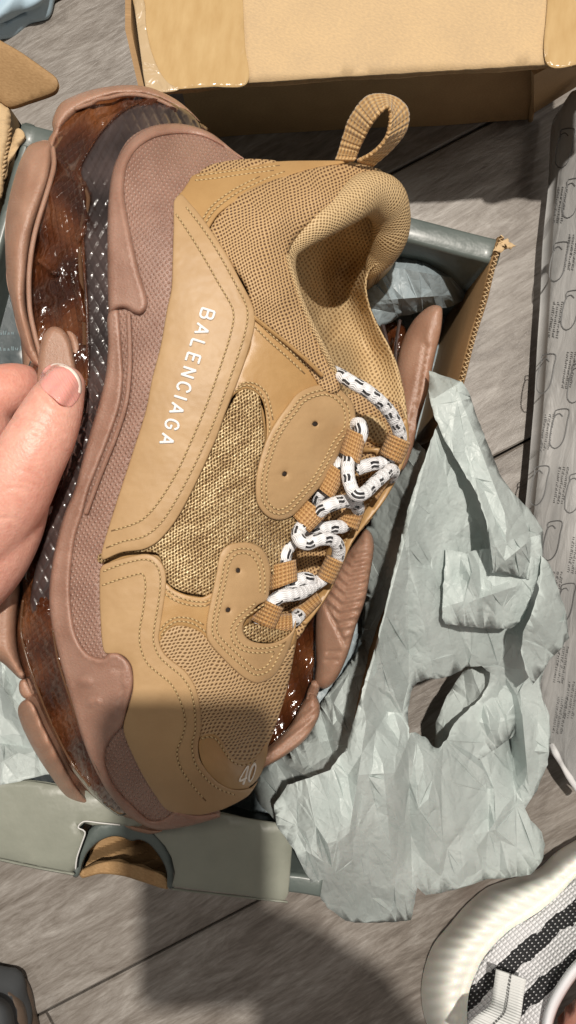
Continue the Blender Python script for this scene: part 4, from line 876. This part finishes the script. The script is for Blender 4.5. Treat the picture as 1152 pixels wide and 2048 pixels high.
win = [(490, 770), (508, 776), (520, 795), (524, 830), (530, 880), (518, 930), (514, 980), (522, 1010), (550, 1034), (590, 1036), (612, 1058), (590, 1085), (575, 1110), (560, 1150), (545, 1150), (520, 1100), (490, 1095), (462, 1110), (442, 1145), (428, 1190), (400, 1190), (360, 1182), (335, 1165), (325, 1130), (312, 1106), (240, 1108), (200, 1128), (198, 1108), (290, 1090), (340, 1050), (380, 980), (420, 890), (455, 820), (478, 780)]
patch('glitter_mesh', win, zs, M['gold'], sn, off=-.0002, thick=.0015, edge=3, step=12)
tm = [(314, 1285), (330, 1262), (352, 1250), (380, 1252), (405, 1264), (430, 1290), (465, 1325), (495, 1350), (515, 1356), (550, 1343), (573, 1305), (590, 1290), (575, 1375), (555, 1440), (535, 1492), (512, 1516), (487, 1524), (460, 1520), (440, 1496), (420, 1478), (398, 1475), (388, 1420), (384, 1370), (350, 1335), (322, 1315)]
patch('toe_mesh', tm, zs, M['toe_mesh'], sn, off=.0002, thick=.002, edge=4, step=10)

# ---- leather panels ----------------------------------------------------
TH = .0013
def panel(name, o, off, lines, mat_=None, label=None, thick=TH, zf=None, edge=4, zoff=0):
    zf = zf or zs
    p = patch(name, o, zf, mat_ or M['leather'], sn, off=off, thick=thick, edge=edge, edge_h=.0007, step=14, ostep=5)
    if label: p['label'] = label
    if lines: stitches(p, lines, zf, off+.00015, NM)
    return p
panel('heel_panel', [(355, 396), (366, 380), (378, 362), (384, 352), (400, 346), (440, 340), (490, 334), (530, 326), (570, 322), (640, 321), (700, 322), (680, 328), (640, 334), (590, 347), (540, 367), (480, 397), (440, 425), (424, 446), (415, 466), (420, 484), (440, 510), (400, 470), (372, 425)], .0006,
      [[(392, 352), (430, 347), (500, 338), (560, 331)], [(390, 361), (430, 357), (500, 347), (548, 341)], [(412, 478), (406, 462), (416, 438), (434, 415), (476, 385), (536, 356), (570, 343)], [(405, 470), (399, 458), (408, 434), (428, 408), (470, 378), (520, 353)]], M['leather_soft'])
P3 = [(500, 632), (520, 642), (545, 668), (575, 692), (612, 722), (645, 752), (660, 768), (640, 780), (600, 800), (572, 830), (550, 862), (536, 895), (526, 915), (532, 880), (532, 840), (526, 805), (512, 785), (490, 778), (468, 790), (460, 800), (480, 740), (500, 690)]
panel('side_panel', P3, .0004, [[(512, 640), (545, 672), (580, 702), (620, 740)], [(506, 650), (538, 682), (572, 712), (610, 748)], [(470, 782), (488, 771), (508, 775), (524, 790), (532, 812), (539, 845), (538, 880)], [(476, 773), (490, 765), (512, 768), (531, 784), (540, 808), (546, 840)]], M['leather_soft'])
tube('panel_piping', [(506, 633, .2165), (545, 664, .2145), (580, 692, .211), (615, 722, .2075), (645, 752, .203)], 4, M['leather_soft'], sn, seg=8, step=6)
P8 = [(330, 1165), (350, 1180), (375, 1190), (405, 1194), (425, 1186), (436, 1200), (430, 1250), (424, 1290), (405, 1268), (380, 1256), (352, 1252), (332, 1264), (316, 1288), (310, 1270), (318, 1220), (322, 1180)]
panel('side_panel', P8, .0004, [[(332, 1178), (352, 1192), (378, 1201), (408, 1204), (424, 1198)], [(330, 1188), (350, 1201), (378, 1210), (408, 1212), (420, 1208)], [(322, 1272), (334, 1255), (354, 1243), (382, 1246), (404, 1258), (416, 1268)], [(320, 1262), (332, 1246), (354, 1235), (384, 1238), (408, 1250)]], M['leather_soft'])
P1 = [(356, 391), (348, 402), (347, 420), (347, 454), (345, 519), (343, 575), (334, 619), (321, 692), (304, 758), (291, 823), (265, 906), (234, 1001), (208, 1085), (202, 1113), (206, 1120), (243, 1105), (286, 1099), (312, 1086), (334, 1064), (356, 1034), (378, 994), (399, 951), (417, 912), (434, 873), (451, 825), (473, 769), (492, 716), (506, 668), (510, 640), (508, 620), (500, 598), (480, 560), (454, 510), (425, 465), (400, 430), (376, 402), (364, 389)]
logo = panel('logo_panel', P1, .0020, [[(372, 414), (396, 444), (420, 478), (448, 525), (472, 570), (489, 602), (495, 622), (494, 645), (486, 680), (470, 728), (450, 784), (430, 838), (405, 896), (378, 952), (352, 1000), (328, 1038), (305, 1062), (282, 1075), (245, 1083), (212, 1096)],
              [(352, 428), (366, 448), (388, 482), (412, 522), (438, 568), (458, 602), (466, 620), (467, 640), (458, 680), (445, 720), (425, 778), (404, 832), (380, 888), (356, 940), (332, 982), (308, 1016), (286, 1038), (262, 1050), (222, 1062)]], thick=.0018)
# toe foxing panel
P6 = [(200, 1140), (206, 1130), (240, 1118), (285, 1108), (306, 1111), (322, 1124), (331, 1144), (332, 1175), (326, 1218), (320, 1258), (318, 1280), (328, 1306), (345, 1322), (370, 1342), (388, 1368), (398, 1400), (402, 1430), (402, 1462), (396, 1490), (400, 1520), (418, 1548), (440, 1568), (470, 1580), (500, 1576), (516, 1562), (500, 1588), (480, 1602), (458, 1613), (424, 1625), (395, 1630), (338, 1622), (309, 1588), (281, 1542), (252, 1479), (247, 1451), (258, 1410), (266, 1376), (264, 1336), (252, 1316), (235, 1307), (208, 1303), (200, 1222), (199, 1157)]
panel('toe_foxing', P6, .0010, [[(206, 1143), (245, 1128), (285, 1119), (302, 1122), (314, 1133), (320, 1150), (320, 1180), (314, 1222), (308, 1258), (307, 1284), (318, 1312), (338, 1332), (360, 1350), (378, 1374), (387, 1405), (390, 1432), (390, 1462), (384, 1490), (390, 1526), (410, 1556), (436, 1577), (470, 1590)],
                               [(204, 1171), (240, 1158), (282, 1147), (288, 1152), (291, 1175), (286, 1222), (279, 1262), (281, 1295), (294, 1326), (318, 1348), (342, 1368), (358, 1396), (368, 1428), (370, 1452), (362, 1480), (354, 1502), (358, 1528), (372, 1554), (392, 1580), (412, 1602)]])
P7 = [(396, 1490), (401, 1474), (413, 1467), (430, 1468), (443, 1478), (453, 1496), (466, 1514), (482, 1522), (500, 1519), (518, 1506), (534, 1482), (534, 1510), (522, 1548), (506, 1568), (488, 1578), (462, 1578), (438, 1566), (416, 1546), (402, 1522)]
toe = panel('toe_cap', P7, .0004, [[(402, 1478), (414, 1474), (428, 1476), (438, 1486), (448, 1502), (462, 1521), (480, 1530), (498, 1527), (512, 1520)]], M['leather_soft'])
P4 = [(704, 804), (711, 830), (707, 865), (686, 893), (669, 926), (643, 969), (617, 999), (587, 1030), (561, 1040), (535, 1033), (515, 1008), (511, 978), (514, 943), (524, 904), (535, 874), (552, 843), (574, 813), (595, 787), (626, 772), (656, 769), (682, 780)]
def hole_at(x, y, r=5): return [(x+r*math.cos(a)*(1+.2*math.sin(2*a+x)), y+r*math.sin(a)) for a in np.linspace(0, 2*math.pi, 9)[:-1]]
def inner_line(P, d):
    lp = resample(P, 6, True); t = np.roll(lp, -1, 0)-np.roll(lp, 1, 0); t /= np.linalg.norm(t, axis=1, keepdims=True); nn = np.stack([-t[:, 1], t[:, 0]], 1)
    q = lp+nn*d
    if not inside(q[:1], lp)[0]: q = lp-nn*d
    dd = sdist(q, lp); q = q[(dd > d*.92)]; return [tuple(x) for x in np.vstack([q, q[:1]])[::2]]
def eyestay(o, off, hs):
    p = patch('eyelet_panel', o, zs, M['leather'], sn, off=off, thick=.0018, edge=5, edge_h=.001, step=12, ostep=5, holes=[hole_at(*h) for h in hs], inherit_hole_steps=3)
    stitches(p, [inner_line(o, 12), inner_line(o, 21)], zs, off+.00015, NM)
    for h in hs: patch('eyelet_shade_disc', hole_at(*h, r=6.5), zs, M['hole'], p, off=off-.0015, thick=.0004, edge=1, step=4, ostep=3)
    return p
eyestay(P4, .0022, [(630, 848), (569, 948)])
P5 = [(480, 1085), (456, 1090), (440, 1108), (432, 1149), (423, 1192), (414, 1240), (413, 1272), (422, 1290), (447, 1318), (481, 1350), (504, 1364), (521, 1366), (550, 1350), (572, 1312), (590, 1262), (592, 1240), (584, 1262), (566, 1278), (540, 1287), (508, 1284), (490, 1272), (486, 1252), (496, 1232), (516, 1210), (534, 1200), (540, 1170), (541, 1140), (534, 1112), (522, 1096), (502, 1086)]
p5 = patch('eyelet_panel', P5, zs, M['leather'], sn, off=.0020, thick=.0018, edge=5, edge_h=.001, step=12, ostep=5, holes=[hole_at(476, 1141), hole_at(456, 1220)], inherit_hole_steps=3)
stitches(p5, [[(530, 1188), (529, 1150), (522, 1120), (508, 1102), (484, 1097), (462, 1104), (450, 1124), (444, 1155), (434, 1200), (426, 1242), (425, 1266), (434, 1282), (458, 1308), (490, 1336), (512, 1350), (540, 1340), (558, 1310), (572, 1282)],
              [(520, 1185), (520, 1150), (514, 1126), (502, 1111), (484, 1106), (468, 1112), (458, 1130), (452, 1160), (442, 1205), (434, 1244), (434, 1262), (442, 1276), (466, 1300), (496, 1327), (514, 1340), (534, 1331), (549, 1305)],
              [(530, 1208), (505, 1224), (484, 1240), (472, 1258), (474, 1278), (488, 1292), (515, 1297), (550, 1294), (572, 1284)],
              [(512, 1206), (490, 1222), (472, 1238), (462, 1258), (466, 1284), (484, 1300), (514, 1306), (548, 1303)]], zs, .00215, NM)
for h in ((476, 1141), (456, 1220)): patch('eyelet_shade_disc', hole_at(*h, r=6.5), zs, M['hole'], p5, off=.0005, thick=.0004, edge=1, step=4, ostep=3)

# ---- embroidered lettering ---------------------------------------------
GL = {'B': [[(0, 0), (0, 1)], [(0, 1), (.45, 1), (.6, .88), (.6, .65), (.45, .53), (0, .53)], [(.45, .53), (.66, .42), (.68, .15), (.5, 0), (0, 0)]],
      'A': [[(0, 0), (.36, 1)], [(.36, 1), (.72, 0)], [(.13, .32), (.59, .32)]], 'L': [[(0, 1), (0, 0)], [(0, 0), (.55, 0)]],
      'E': [[(0, 0), (0, 1)], [(0, 1), (.58, 1)], [(0, .52), (.5, .52)], [(0, 0), (.6, 0)]], 'N': [[(0, 0), (0, 1)], [(0, 1), (.6, 0)], [(.6, 0), (.6, 1)]],
      'C': [[(.64, .78), (.5, .97), (.3, 1), (.08, .85), (0, .5), (.08, .15), (.3, 0), (.5, .03), (.64, .22)]], 'I': [[(0, 0), (0, 1)]],
      'G': [[(.64, .78), (.5, .97), (.3, 1), (.08, .85), (0, .5), (.08, .15), (.3, 0), (.52, .04), (.66, .2), (.66, .46), (.38, .46)]],
      '4': [[(.5, 0), (.5, 1), (0, .32), (.7, .32)]], '0': [[(.3, 0), (.06, .2), (.0, .5), (.06, .8), (.3, 1), (.54, .8), (.6, .5), (.54, .2), (.3, 0)]]}
def letter(ch, org, dirx, up, size, zf, off, w, parent, m, name='letter'):
    V, Fc, UV = [], [], []
    for st_ in GL[ch]:
        P = np.array([np.array(org)+np.array(dirx)*a*size+np.array(up)*b*size for a, b in st_])
        z = zf(P)+off; path = [(p[0], p[1], zz) for p, zz in zip(P, z)]
        v, f, u = tube('t', path, w, m, seg=8, step=3, flat=.55, reg=False); b0 = len(V); V += v; Fc += [tuple(x+b0 for x in q) for q in f]; UV += u
    return link(name, V, Fc, m, parent, UV)
dr = np.array([-83, 262.])/275; up = np.array([dr[1], -dr[0]])
word = 'BALENCIAGA'; wd = {'B': .68, 'A': .72, 'L': .55, 'E': .6, 'N': .6, 'C': .64, 'I': 0, 'G': .66}
size = 26.0; tot = sum(wd[c]*size for c in word); Lt = 287; gap = (Lt-tot-5)/(len(word)-1); s_ = 0
start = np.array([404.5, 616.0])
for ch in word:
    org = start+dr*s_; mid_ = s_/Lt
    letter(ch, org-up*0+up*(0.0)+np.array([0, 0]), dr, up, size, zs, .0023, 2.7, logo, M['white_thread']); s_ += wd[ch]*size+gap
M['print40'] = mat('cream_print', (.92, .88, .80), .5)
letter('4', (476, 1572), (.56, -.20), (.26, -1.0), 36, zs, .0011, 2.7, toe, M['print40'], 'numeral')
letter('0', (494, 1566), (.50, -.24), (.26, -1.0), 36, zs, .0011, 2.7, toe, M['print40'], 'numeral')

# ---- collar lining and tongue -------------------------------------------
lin_o = [(752, 336), (775, 352), (797, 375), (812, 402), (820, 432), (815, 462), (802, 492), (782, 512), (757, 528), (738, 545), (733, 575), (740, 612), (756, 650), (775, 685), (792, 722), (803, 760), (811, 800), (814, 850), (790, 870), (740, 860), (700, 820), (676, 770), (652, 720), (628, 668), (605, 615), (590, 570), (580, 535), (573, 508), (580, 485), (606, 455), (648, 420), (700, 385), (735, 355)]
zl = TPS([(752, 345, .170), (797, 375, .160), (820, 432, .150), (802, 492, .146), (740, 545, .146), (733, 590, .146), (775, 685, .148), (811, 800, .152), (814, 850, .155), (740, 860, .155), (700, 820, .168),
          (676, 770, .186), (652, 720, .190), (628, 668, .192), (605, 615, .193), (585, 560, .190), (573, 508, .185), (606, 470, .180), (648, 430, .176), (700, 400, .172), (606, 500, .165), (640, 468, .158), (690, 440, .152), (740, 430, .150), (612, 535, .150), (655, 500, .132), (715, 475, .136), (770, 450, .142),
          (622, 590, .140), (643, 640, .138), (664, 690, .145), (670, 560, .105), (700, 525, .108), (700, 600, .106), (690, 660, .122), (740, 700, .128), (760, 760, .138), (720, 760, .145), (670, 700, .160), (650, 640, .140)])
ln = patch('collar_lining', lin_o, zl, M['lining'], sn, thick=.004, edge=7, edge_h=.003, step=6, back=const(.072))
tube('padded_rim', [(592, 575, .1935, 9), (580, 535, .197, 12), (581, 503, .199, 17), (602, 476, .199, 24), (640, 447, .197, 31), (690, 414, .191, 37), (732, 388, .182, 41), (766, 398, .172, 45), (781, 432, .163, 40), (780, 468, .155, 37), (768, 502, .145, 31), (750, 532, .138, 20), (738, 552, .132, 10)], 20, M['lining'], sn, seg=28, step=4, vs=2.6)
tube('collar_seam', [(575, 512, .2085), (582, 540, .2075), (594, 580, .206), (612, 626, .204), (634, 672, .202), (656, 716, .200), (676, 760, .194)], 6.5, M['lining'], sn, seg=8, step=6)
zt = TPS([(700, 800, .168), (760, 820, .164), (812, 850, .158), (800, 940, .154), (740, 1040, .154), (690, 1110, .154), (650, 1190, .156), (600, 1275, .166), (530, 1280, .172), (505, 1240, .176), (560, 1120, .168), (620, 1000, .168), (680, 900, .168), (640, 1080, .135), (690, 980, .145), (740, 900, .152), (600, 1180, .150)])
patch('tongue', [(690, 790), (750, 790), (800, 810), (812, 850), (806, 910), (788, 965), (745, 1035), (712, 1075), (688, 1120), (655, 1190), (620, 1240), (592, 1280), (545, 1284), (500, 1270), (492, 1240), (520, 1200), (545, 1130), (575, 1060), (620, 980), (670, 900), (700, 850)], zt, M['mesh'], sn, thick=.003, edge=8, edge_h=.003, step=8, back=const(.12))
patch('tongue_pad', [(716, 838), (735, 828), (760, 838), (775, 856), (772, 880), (756, 890), (735, 880), (720, 862)], zt, M['lining'], sn, off=.004, thick=.004, edge=10, edge_h=.004, step=5)
med = patch('eyelet_panel', [(811, 836), (818, 860), (815, 905), (800, 945), (770, 1000), (735, 1045), (705, 1085), (685, 1130), (662, 1180), (640, 1215), (612, 1250), (600, 1240), (610, 1200), (640, 1140), (660, 1085), (700, 1020), (735, 960), (752, 910), (725, 905), (716, 890), (740, 895), (768, 890), (790, 860)], zt, M['leather_soft'], sn, off=.0035, thick=.004, edge=4, step=9)
stitches(med, [[(790, 920), (765, 965), (735, 1010), (705, 1055), (680, 1105), (655, 1155)], [(782, 915), (757, 960), (727, 1004), (697, 1048), (672, 1098), (648, 1148)]], zt, .0037, NM)
patch('toe_gusset', [(486, 1256), (500, 1246), (530, 1252), (570, 1262), (590, 1262), (574, 1280), (545, 1286), (508, 1283), (490, 1272)], zs, M['gold'], sn, off=.0002, thick=.002, edge=4, step=7)

# ---- laces and webbing loops --------------------------------------------
def wl(L): return [(480+x/3.2, 820+y/3.2, z) for x, y, z in L]
LR = 13.8
def lc(path, r=LR): return tube('lace', path, r, M['lace'], sn, seg=16, step=3)
lc([(666, 744, .190), (684, 753, .196), (704, 765, .199), (728, 778, .199), (752, 796, .196), (774, 818, .191), (790, 842, .185), (798, 862, .180), (800, 880, .176), (788, 905, .172), (776, 920, .170), (760, 926, .172), (738, 930, .175), (715, 938, .174)])
lc(wl([(730, 95, .186), (762, 90, .190), (775, 120, .192), (775, 160, .192), (740, 230, .190), (705, 290, .190), (690, 340, .193), (690, 410, .194), (705, 480, .195), (730, 530, .196), (765, 545, .196), (810, 520, .192), (860, 470, .187), (910, 425, .182), (960, 385, .176), (980, 395, .168), (960, 430, .160)]))
lc(wl([(640, 300, .178), (632, 350, .186), (640, 400, .186), (600, 450, .186), (560, 510, .184), (505, 545, .182), (500, 575, .180), (530, 590, .178), (570, 580, .172)]))
lc(wl([(480, 690, .186), (520, 640, .192), (570, 612, .193), (630, 590, .190), (700, 585, .184), (750, 610, .178), (745, 650, .170), (700, 700, .166), (660, 742, .170), (600, 750, .174), (520, 758, .176), (450, 770, .176), (420, 770, .170)]))
lc(wl([(430, 690, .184), (400, 740, .190), (370, 790, .193), (385, 835, .195), (430, 855, .195), (500, 828, .194), (570, 825, .191), (615, 850, .187), (632, 900, .182), (618, 960, .177), (580, 1030, .172), (530, 1080, .172), (470, 1120, .176), (400, 1165, .184), (340, 1180, .189), (270, 1190, .192), (220, 1220, .192), (170, 1290, .190), (130, 1370, .186), (150, 1420, .180), (185, 1425, .178), (230, 1385, .180), (290, 1370, .178), (345, 1345, .174), (385, 1300, .168), (420, 1250, .162)]))
lc(wl([(370, 800, .176), (330, 850, .184), (295, 905, .188), (285, 960, .188), (280, 1040, .187), (300, 1110, .184), (345, 1105, .184), (400, 1080, .182), (440, 1085, .180), (470, 1115, .174)]))
def loop(c, zs_, r=2.6, nseg=14):
    c = [np.array(p, float) for p in c]; V = []; UV = []; Fc = []; N = 12
    ax = (c[2]+c[3]-c[0]-c[1])/2; L = np.linalg.norm(ax)
    for i in range(N+1):
        t = i/N; a = c[0]*(1-t)+c[3]*t; b = c[1]*(1-t)+c[2]*t; m_ = (a+b)/2; h = (b-a)/2; z = zs_[0]*(1-t)+zs_[1]*t
        fl = 1+.03*math.sin(t*3.1)
        for k in range(nseg+1):
            an = 2*math.pi*k/nseg; ca, sa = math.cos(an), math.sin(an)
            sx = math.copysign(abs(ca)**.7, ca); p = m_+h*sx*fl*(.97 if 0 < i < N else .99)
            zz = z+math.copysign(abs(sa)**.8, sa)*.0036
            V.append(Wn(p, zz)); UV.append((t*L/20, k/nseg*1.1))
    n = nseg+1
    for i in range(N):
        for k in range(nseg): a = i*n+k; Fc.append((a, a+1, a+n+1, a+n))
    o = link('lace_loop', V, Fc, M['webbing'], sn, UV); md = o.modifiers.new('t', 'SOLIDIFY'); md.thickness = .0009; md.offset = 1
    # stitched-down tail towards the panel
    return o
loop([(699, 857), (729, 872), (716, 928), (683, 906)], (.191, .190))
loop([(662, 927), (688, 946), (664, 998), (633, 973)], (.187, .186))
loop([(608, 995), (652, 1029), (617, 1064), (583, 1029)], (.189, .189))
loop([(542, 1131), (589, 1119), (592, 1161), (541, 1181)], (.189, .188))
loop([(527, 1198), (564, 1215), (546, 1257), (503, 1239)], (.191, .187))
loop([(549, 1270), (552, 1231), (583, 1229), (584, 1261)], (.181, .177))
loop([(780, 867), (819, 884), (799, 927), (761, 907)], (.177, .172))
loop([(784, 955), (772, 950), (742, 985), (755, 1001)], (.166, .166))
loop([(696, 1018), (731, 1007), (712, 1061), (674, 1042)], (.171, .168))
loop([(657, 1111), (684, 1123), (664, 1167), (636, 1153)], (.178, .172))
loop([(636, 1188), (642, 1200), (606, 1238), (582, 1223)], (.168, .166))

# ------------------------------------------------------------ the hand that holds the sneaker
hand = empty('person', 'left hand reaching in from the left, thumb pressed on the sneaker sole', 'person')
def sk_tubes(chains):
    V, Fc = [], []
    for ch in chains:
        v, f, _ = tube('t', ch, 10, M['skin'], seg=20, step=8, reg=False); b = len(V); V += v; Fc += [tuple(i+b for i in q) for q in f]
        for e in (ch[0], ch[-1]):      # round ends
            c = np.array(W(*e[:3])); r_ = e[3]*(H-e[2])/F*.985; b = len(V); ns, nr = 16, 10
            for i in range(nr+1):
                for k in range(ns):
                    th = math.pi*i/nr; a = 2*math.pi*k/ns; V.append(c+r_*np.array([math.sin(th)*math.cos(a), math.sin(th)*math.sin(a), math.cos(th)]))
            for i in range(nr):
                for k in range(ns): Fc.append((b+i*ns+k, b+i*ns+(k+1) % ns, b+(i+1)*ns+(k+1) % ns, b+(i+1)*ns+k))
    return V, Fc
chains = [
    # thumb: pad, tip joint, knuckle, base, wrist side
    [(128, 772, .214, 44), (112, 808, .216, 56), (88, 862, .218, 66), (55, 925, .218, 72), (15, 995, .214, 82), (-50, 1060, .206, 100), (-150, 1120, .195, 120)],
    [(40, 960, .210, 66), (10, 1050, .205, 76), (-30, 1130, .198, 76), (-90, 1190, .190, 76)],
    # palm and wrist
    [(-60, 860, .190, 90), (-80, 980, .185, 110), (-140, 1080, .180, 125), (-260, 1140, .170, 120), (-420, 1200, .165, 105), (-600, 1260, .16, 105)],
    [(-50, 760, .170, 60), (-90, 880, .165, 80), (-130, 1010, .160, 90)],
    # index finger goes under the sole
    [(-100, 850, .185, 66), (-30, 800, .192, 58), (30, 778, .186, 52), (75, 790, .168, 44), (115, 830, .148, 38)],
    [(-110, 900, .170, 60), (-30, 900, .160, 46), (40, 910, .142, 42), (95, 930, .130, 36)],
    [(-110, 990, .160, 60), (-30, 1000, .148, 44), (35, 1010, .132, 40), (90, 1030, .122, 34)],
    [(-120, 1080, .155, 56), (-50, 1100, .142, 38), (0, 1110, .130, 34), (50, 1120, .122, 29)],
]
V, Fc = sk_tubes(chains)
raw = link('hand_raw', V, Fc, M['skin'])
rm = raw.modifiers.new('r', 'REMESH'); rm.mode = 'VOXEL'; rm.voxel_size = .00085; rm.use_smooth_shade = True
smd = raw.modifiers.new('s', 'SMOOTH'); smd.iterations = 20; smd.factor = .6
bpy.context.view_layer.update()
me = bpy.data.meshes.new_from_object(raw.evaluated_get(bpy.context.evaluated_depsgraph_get())); bpy.data.objects.remove(raw)
n = len(me.vertices); co = np.empty(n*3); me.vertices.foreach_get('co', co); co = co.reshape(-1, 3)
sc = (H-co[:, 2])/F; px = np.stack([co[:, 0]/sc+576, 1024-co[:, 1]/sc], 1)
dz = np.zeros(n); topm = co[:, 2] > .196
def cg(pts, w, amp):
    global dz
    P = resample(pts, 6, False); d = np.min(np.linalg.norm(px[:, None, :]-P[None, ::1], axis=2), 1); dz += amp*np.exp(-(d/w)**2)*topm
topi = np.where(topm)[0]
_px = px; px = px[topi]; dz = np.zeros(len(topi)); topm = np.ones(len(topi))
for pts, w, a in (([(20, 838), (50, 832), (85, 846), (112, 868), (132, 888)], 4.5, -.0006), ([(30, 852), (58, 848), (88, 862), (110, 880)], 4, -.0005), ([(45, 822), (78, 832), (105, 850), (128, 868)], 4, -.0004),
                  ([(60, 870), (90, 884), (112, 900)], 4, -.0004), ([(62, 770), (74, 792), (100, 815), (135, 828)], 5, .0005), ([(0, 985), (30, 975), (62, 985)], 4, -.0003), ([(-10, 1040), (25, 1035), (50, 1050)], 4, -.0003), ([(40, 940), (70, 950), (90, 965)], 4, -.0003)):
    cg(pts, w, a)
co[topi, 2] += dz; px = _px
me.vertices.foreach_set('co', co.ravel()); me.polygons.foreach_set('use_smooth', [True]*len(me.polygons)); me.update()
me.materials.clear(); me.materials.append(M['skin'])
ho = bpy.data.objects.new('hand', me); COL.objects.link(ho); ho.parent = hand
# nail follows the thumb surface
from mathutils.bvhtree import BVHTree
bv = BVHTree.FromPolygons([tuple(c) for c in co], [tuple(p.vertices) for p in me.polygons])
cs = Vector((0, 0, H))
def znail(p):
    out = []
    for q in np.asarray(p).reshape(-1, 2):
        d = Vector(W(q[0], q[1], .2))-cs; hit = bv.ray_cast(cs, d.normalized())
        out.append(hit[0].z if hit[0] else .21)
    return np.array(out)
nail_o = [(91, 735), (106, 727), (125, 727), (143, 736), (157, 752), (163, 772), (160, 792), (150, 808), (138, 815), (120, 808), (104, 794), (88, 782), (79, 768), (80, 750)]
zq = znail(np.array(nail_o)); a_ = np.array(nail_o, float)
# fit a smooth quadric to the thumb surface under the nail
gq = np.vstack([np.array([120, 770])+(np.array(nail_o)-np.array([120, 770]))*f for f in (.3, .6, .85, 1.0)]); gz = znail(gq)
def basis(q): x = (q[:, 0]-120)/40; y = (q[:, 1]-770)/40; return np.stack([np.ones(len(x)), x, y, x*x, x*y, y*y], 1)
cf = np.linalg.lstsq(basis(gq), gz, rcond=None)[0]
zn = lambda p: basis(np.asarray(p, float).reshape(-1, 2)) @ cf
zn2 = lambda p: np.maximum(zn(p), znail(p)-.0003)
patch('thumbnail', nail_o, zn2, M['nail'], hand, off=.0009, thick=.003, edge=4, edge_h=.0007, step=5, ostep=4)

patch('nail_tip', [(106, 727), (125, 727), (143, 736), (157, 752), (163, 772), (161, 788), (156, 786), (157, 770), (151, 755), (139, 741), (124, 733), (107, 732), (96, 737)], zn2, M['nail_tip'], hand, off=.0011, thick=.002, edge=2, edge_h=.0004, step=4, ostep=4)
# ------------------------------------------------------------ the phone taking the picture (unseen, added so its shadow falls across the toe)
ph = empty('phone', 'unseen dark phone just behind the viewpoint, added to cast shadow on the toe', 'phone')
def rbox(name, x0, y0, x1, y1, z0, z1, r, m, parent):
    P = []
    for cx, cy, a0 in ((x1-r, y1-r, 0), (x0+r, y1-r, 90), (x0+r, y0+r, 180), (x1-r, y0+r, 270)):
        for k in range(7): a = math.radians(a0+15*k); P.append((cx+r*math.cos(a), cy+r*math.sin(a)))
    n = len(P); V = [(*p, z0) for p in P]+[(*p, z1) for p in P]
    return link(name, V, [tuple(range(n))[::-1], tuple(range(n, 2*n))]+[(i, (i+1) % n, n+(i+1) % n, n+i) for i in range(n)], m, parent, smooth=False)
pm = mat('phone_shell', (.03, .03, .035), .3)
rbox('phone_body', -.045, -.135, .018, .016, H+.0035, H+.011, .010, pm, ph)
for dx_, dy_ in ((0, -.02), (-.02, -.01)):
    rbox('camera_lens', dx_-.006, dy_-.006, dx_+.006, dy_+.006, H+.0012, H+.0035, .0058, pm, ph)

# unseen right hand and forearm, added and shaped to shadow toe and floor
ph_hand = empty('person', 'unseen right hand and grey sleeved forearm holding the phone, added to cast shadow', 'person')
def wtube(pts):
    P = resample([p for p in pts], .006, False) if False else np.array(pts, float); V, Fc = [], []
    T = np.gradient(P[:, :3], axis=0); T /= np.linalg.norm(T, axis=1, keepdims=True)
    for i in range(len(P)):
        a = np.cross(T[i], (0, 0, 1)); a /= np.linalg.norm(a)+1e-9; b = np.cross(a, T[i])
        for k in range(14): t = 2*math.pi*k/14; V.append(P[i, :3]+P[i, 3]*(math.cos(t)*a+math.sin(t)*b))
    for i in range(len(P)-1):
        for k in range(14): Fc.append((i*14+k, i*14+(k+1) % 14, i*14+14+(k+1) % 14, i*14+14+k))
    Fc.append(tuple(range(14))[::-1]); Fc.append(tuple((len(P)-1)*14+k for k in range(14))); return V, Fc
V, Fc = [], []
for pts in ([(.055, -.24, .57, .046), (.055, -.19, .565, .046), (.075, -.155, .558, .044), (.050, -.130, .554, .040), (.035, -.10, .550, .022)],
            [(.05, -.12, .55, .013), (.028, -.09, .548, .011), (.010, -.08, .542, .010), (-.002, -.082, .540, .008)],
            [(.07, -.13, .538, .013), (.045, -.100, .536, .010), (.026, -.092, .532, .009), (.020, -.090, .528, .007)],
            [(.07, -.14, .538, .013), (.045, -.116, .536, .010), (.026, -.108, .532, .009), (.020, -.106, .528, .007)],
            [(.07, -.15, .538, .013), (.045, -.132, .536, .010), (.026, -.122, .532, .009), (.020, -.120, .528, .007)],
            [(.07, -.16, .538, .012), (.045, -.148, .536, .009), (.028, -.136, .532, .008), (.020, -.132, .528, .006)]):
    v, f = wtube(pts); b = len(V); V += v; Fc += [tuple(i+b for i in q) for q in f]
hh = link('hand', V, Fc, M['skin'], ph_hand); r_ = hh.modifiers.new('r', 'REMESH'); r_.mode = 'VOXEL'; r_.voxel_size = .002; r_.use_smooth_shade = True
v, f = wtube([(.055, -.215, .567, .056), (.05, -.30, .575, .062), (.07, -.46, .60, .070), (.12, -.66, .66, .082)])
link('sleeve', v, f, mat('grey_sleeve', (.15, .15, .16), .9), ph_hand)
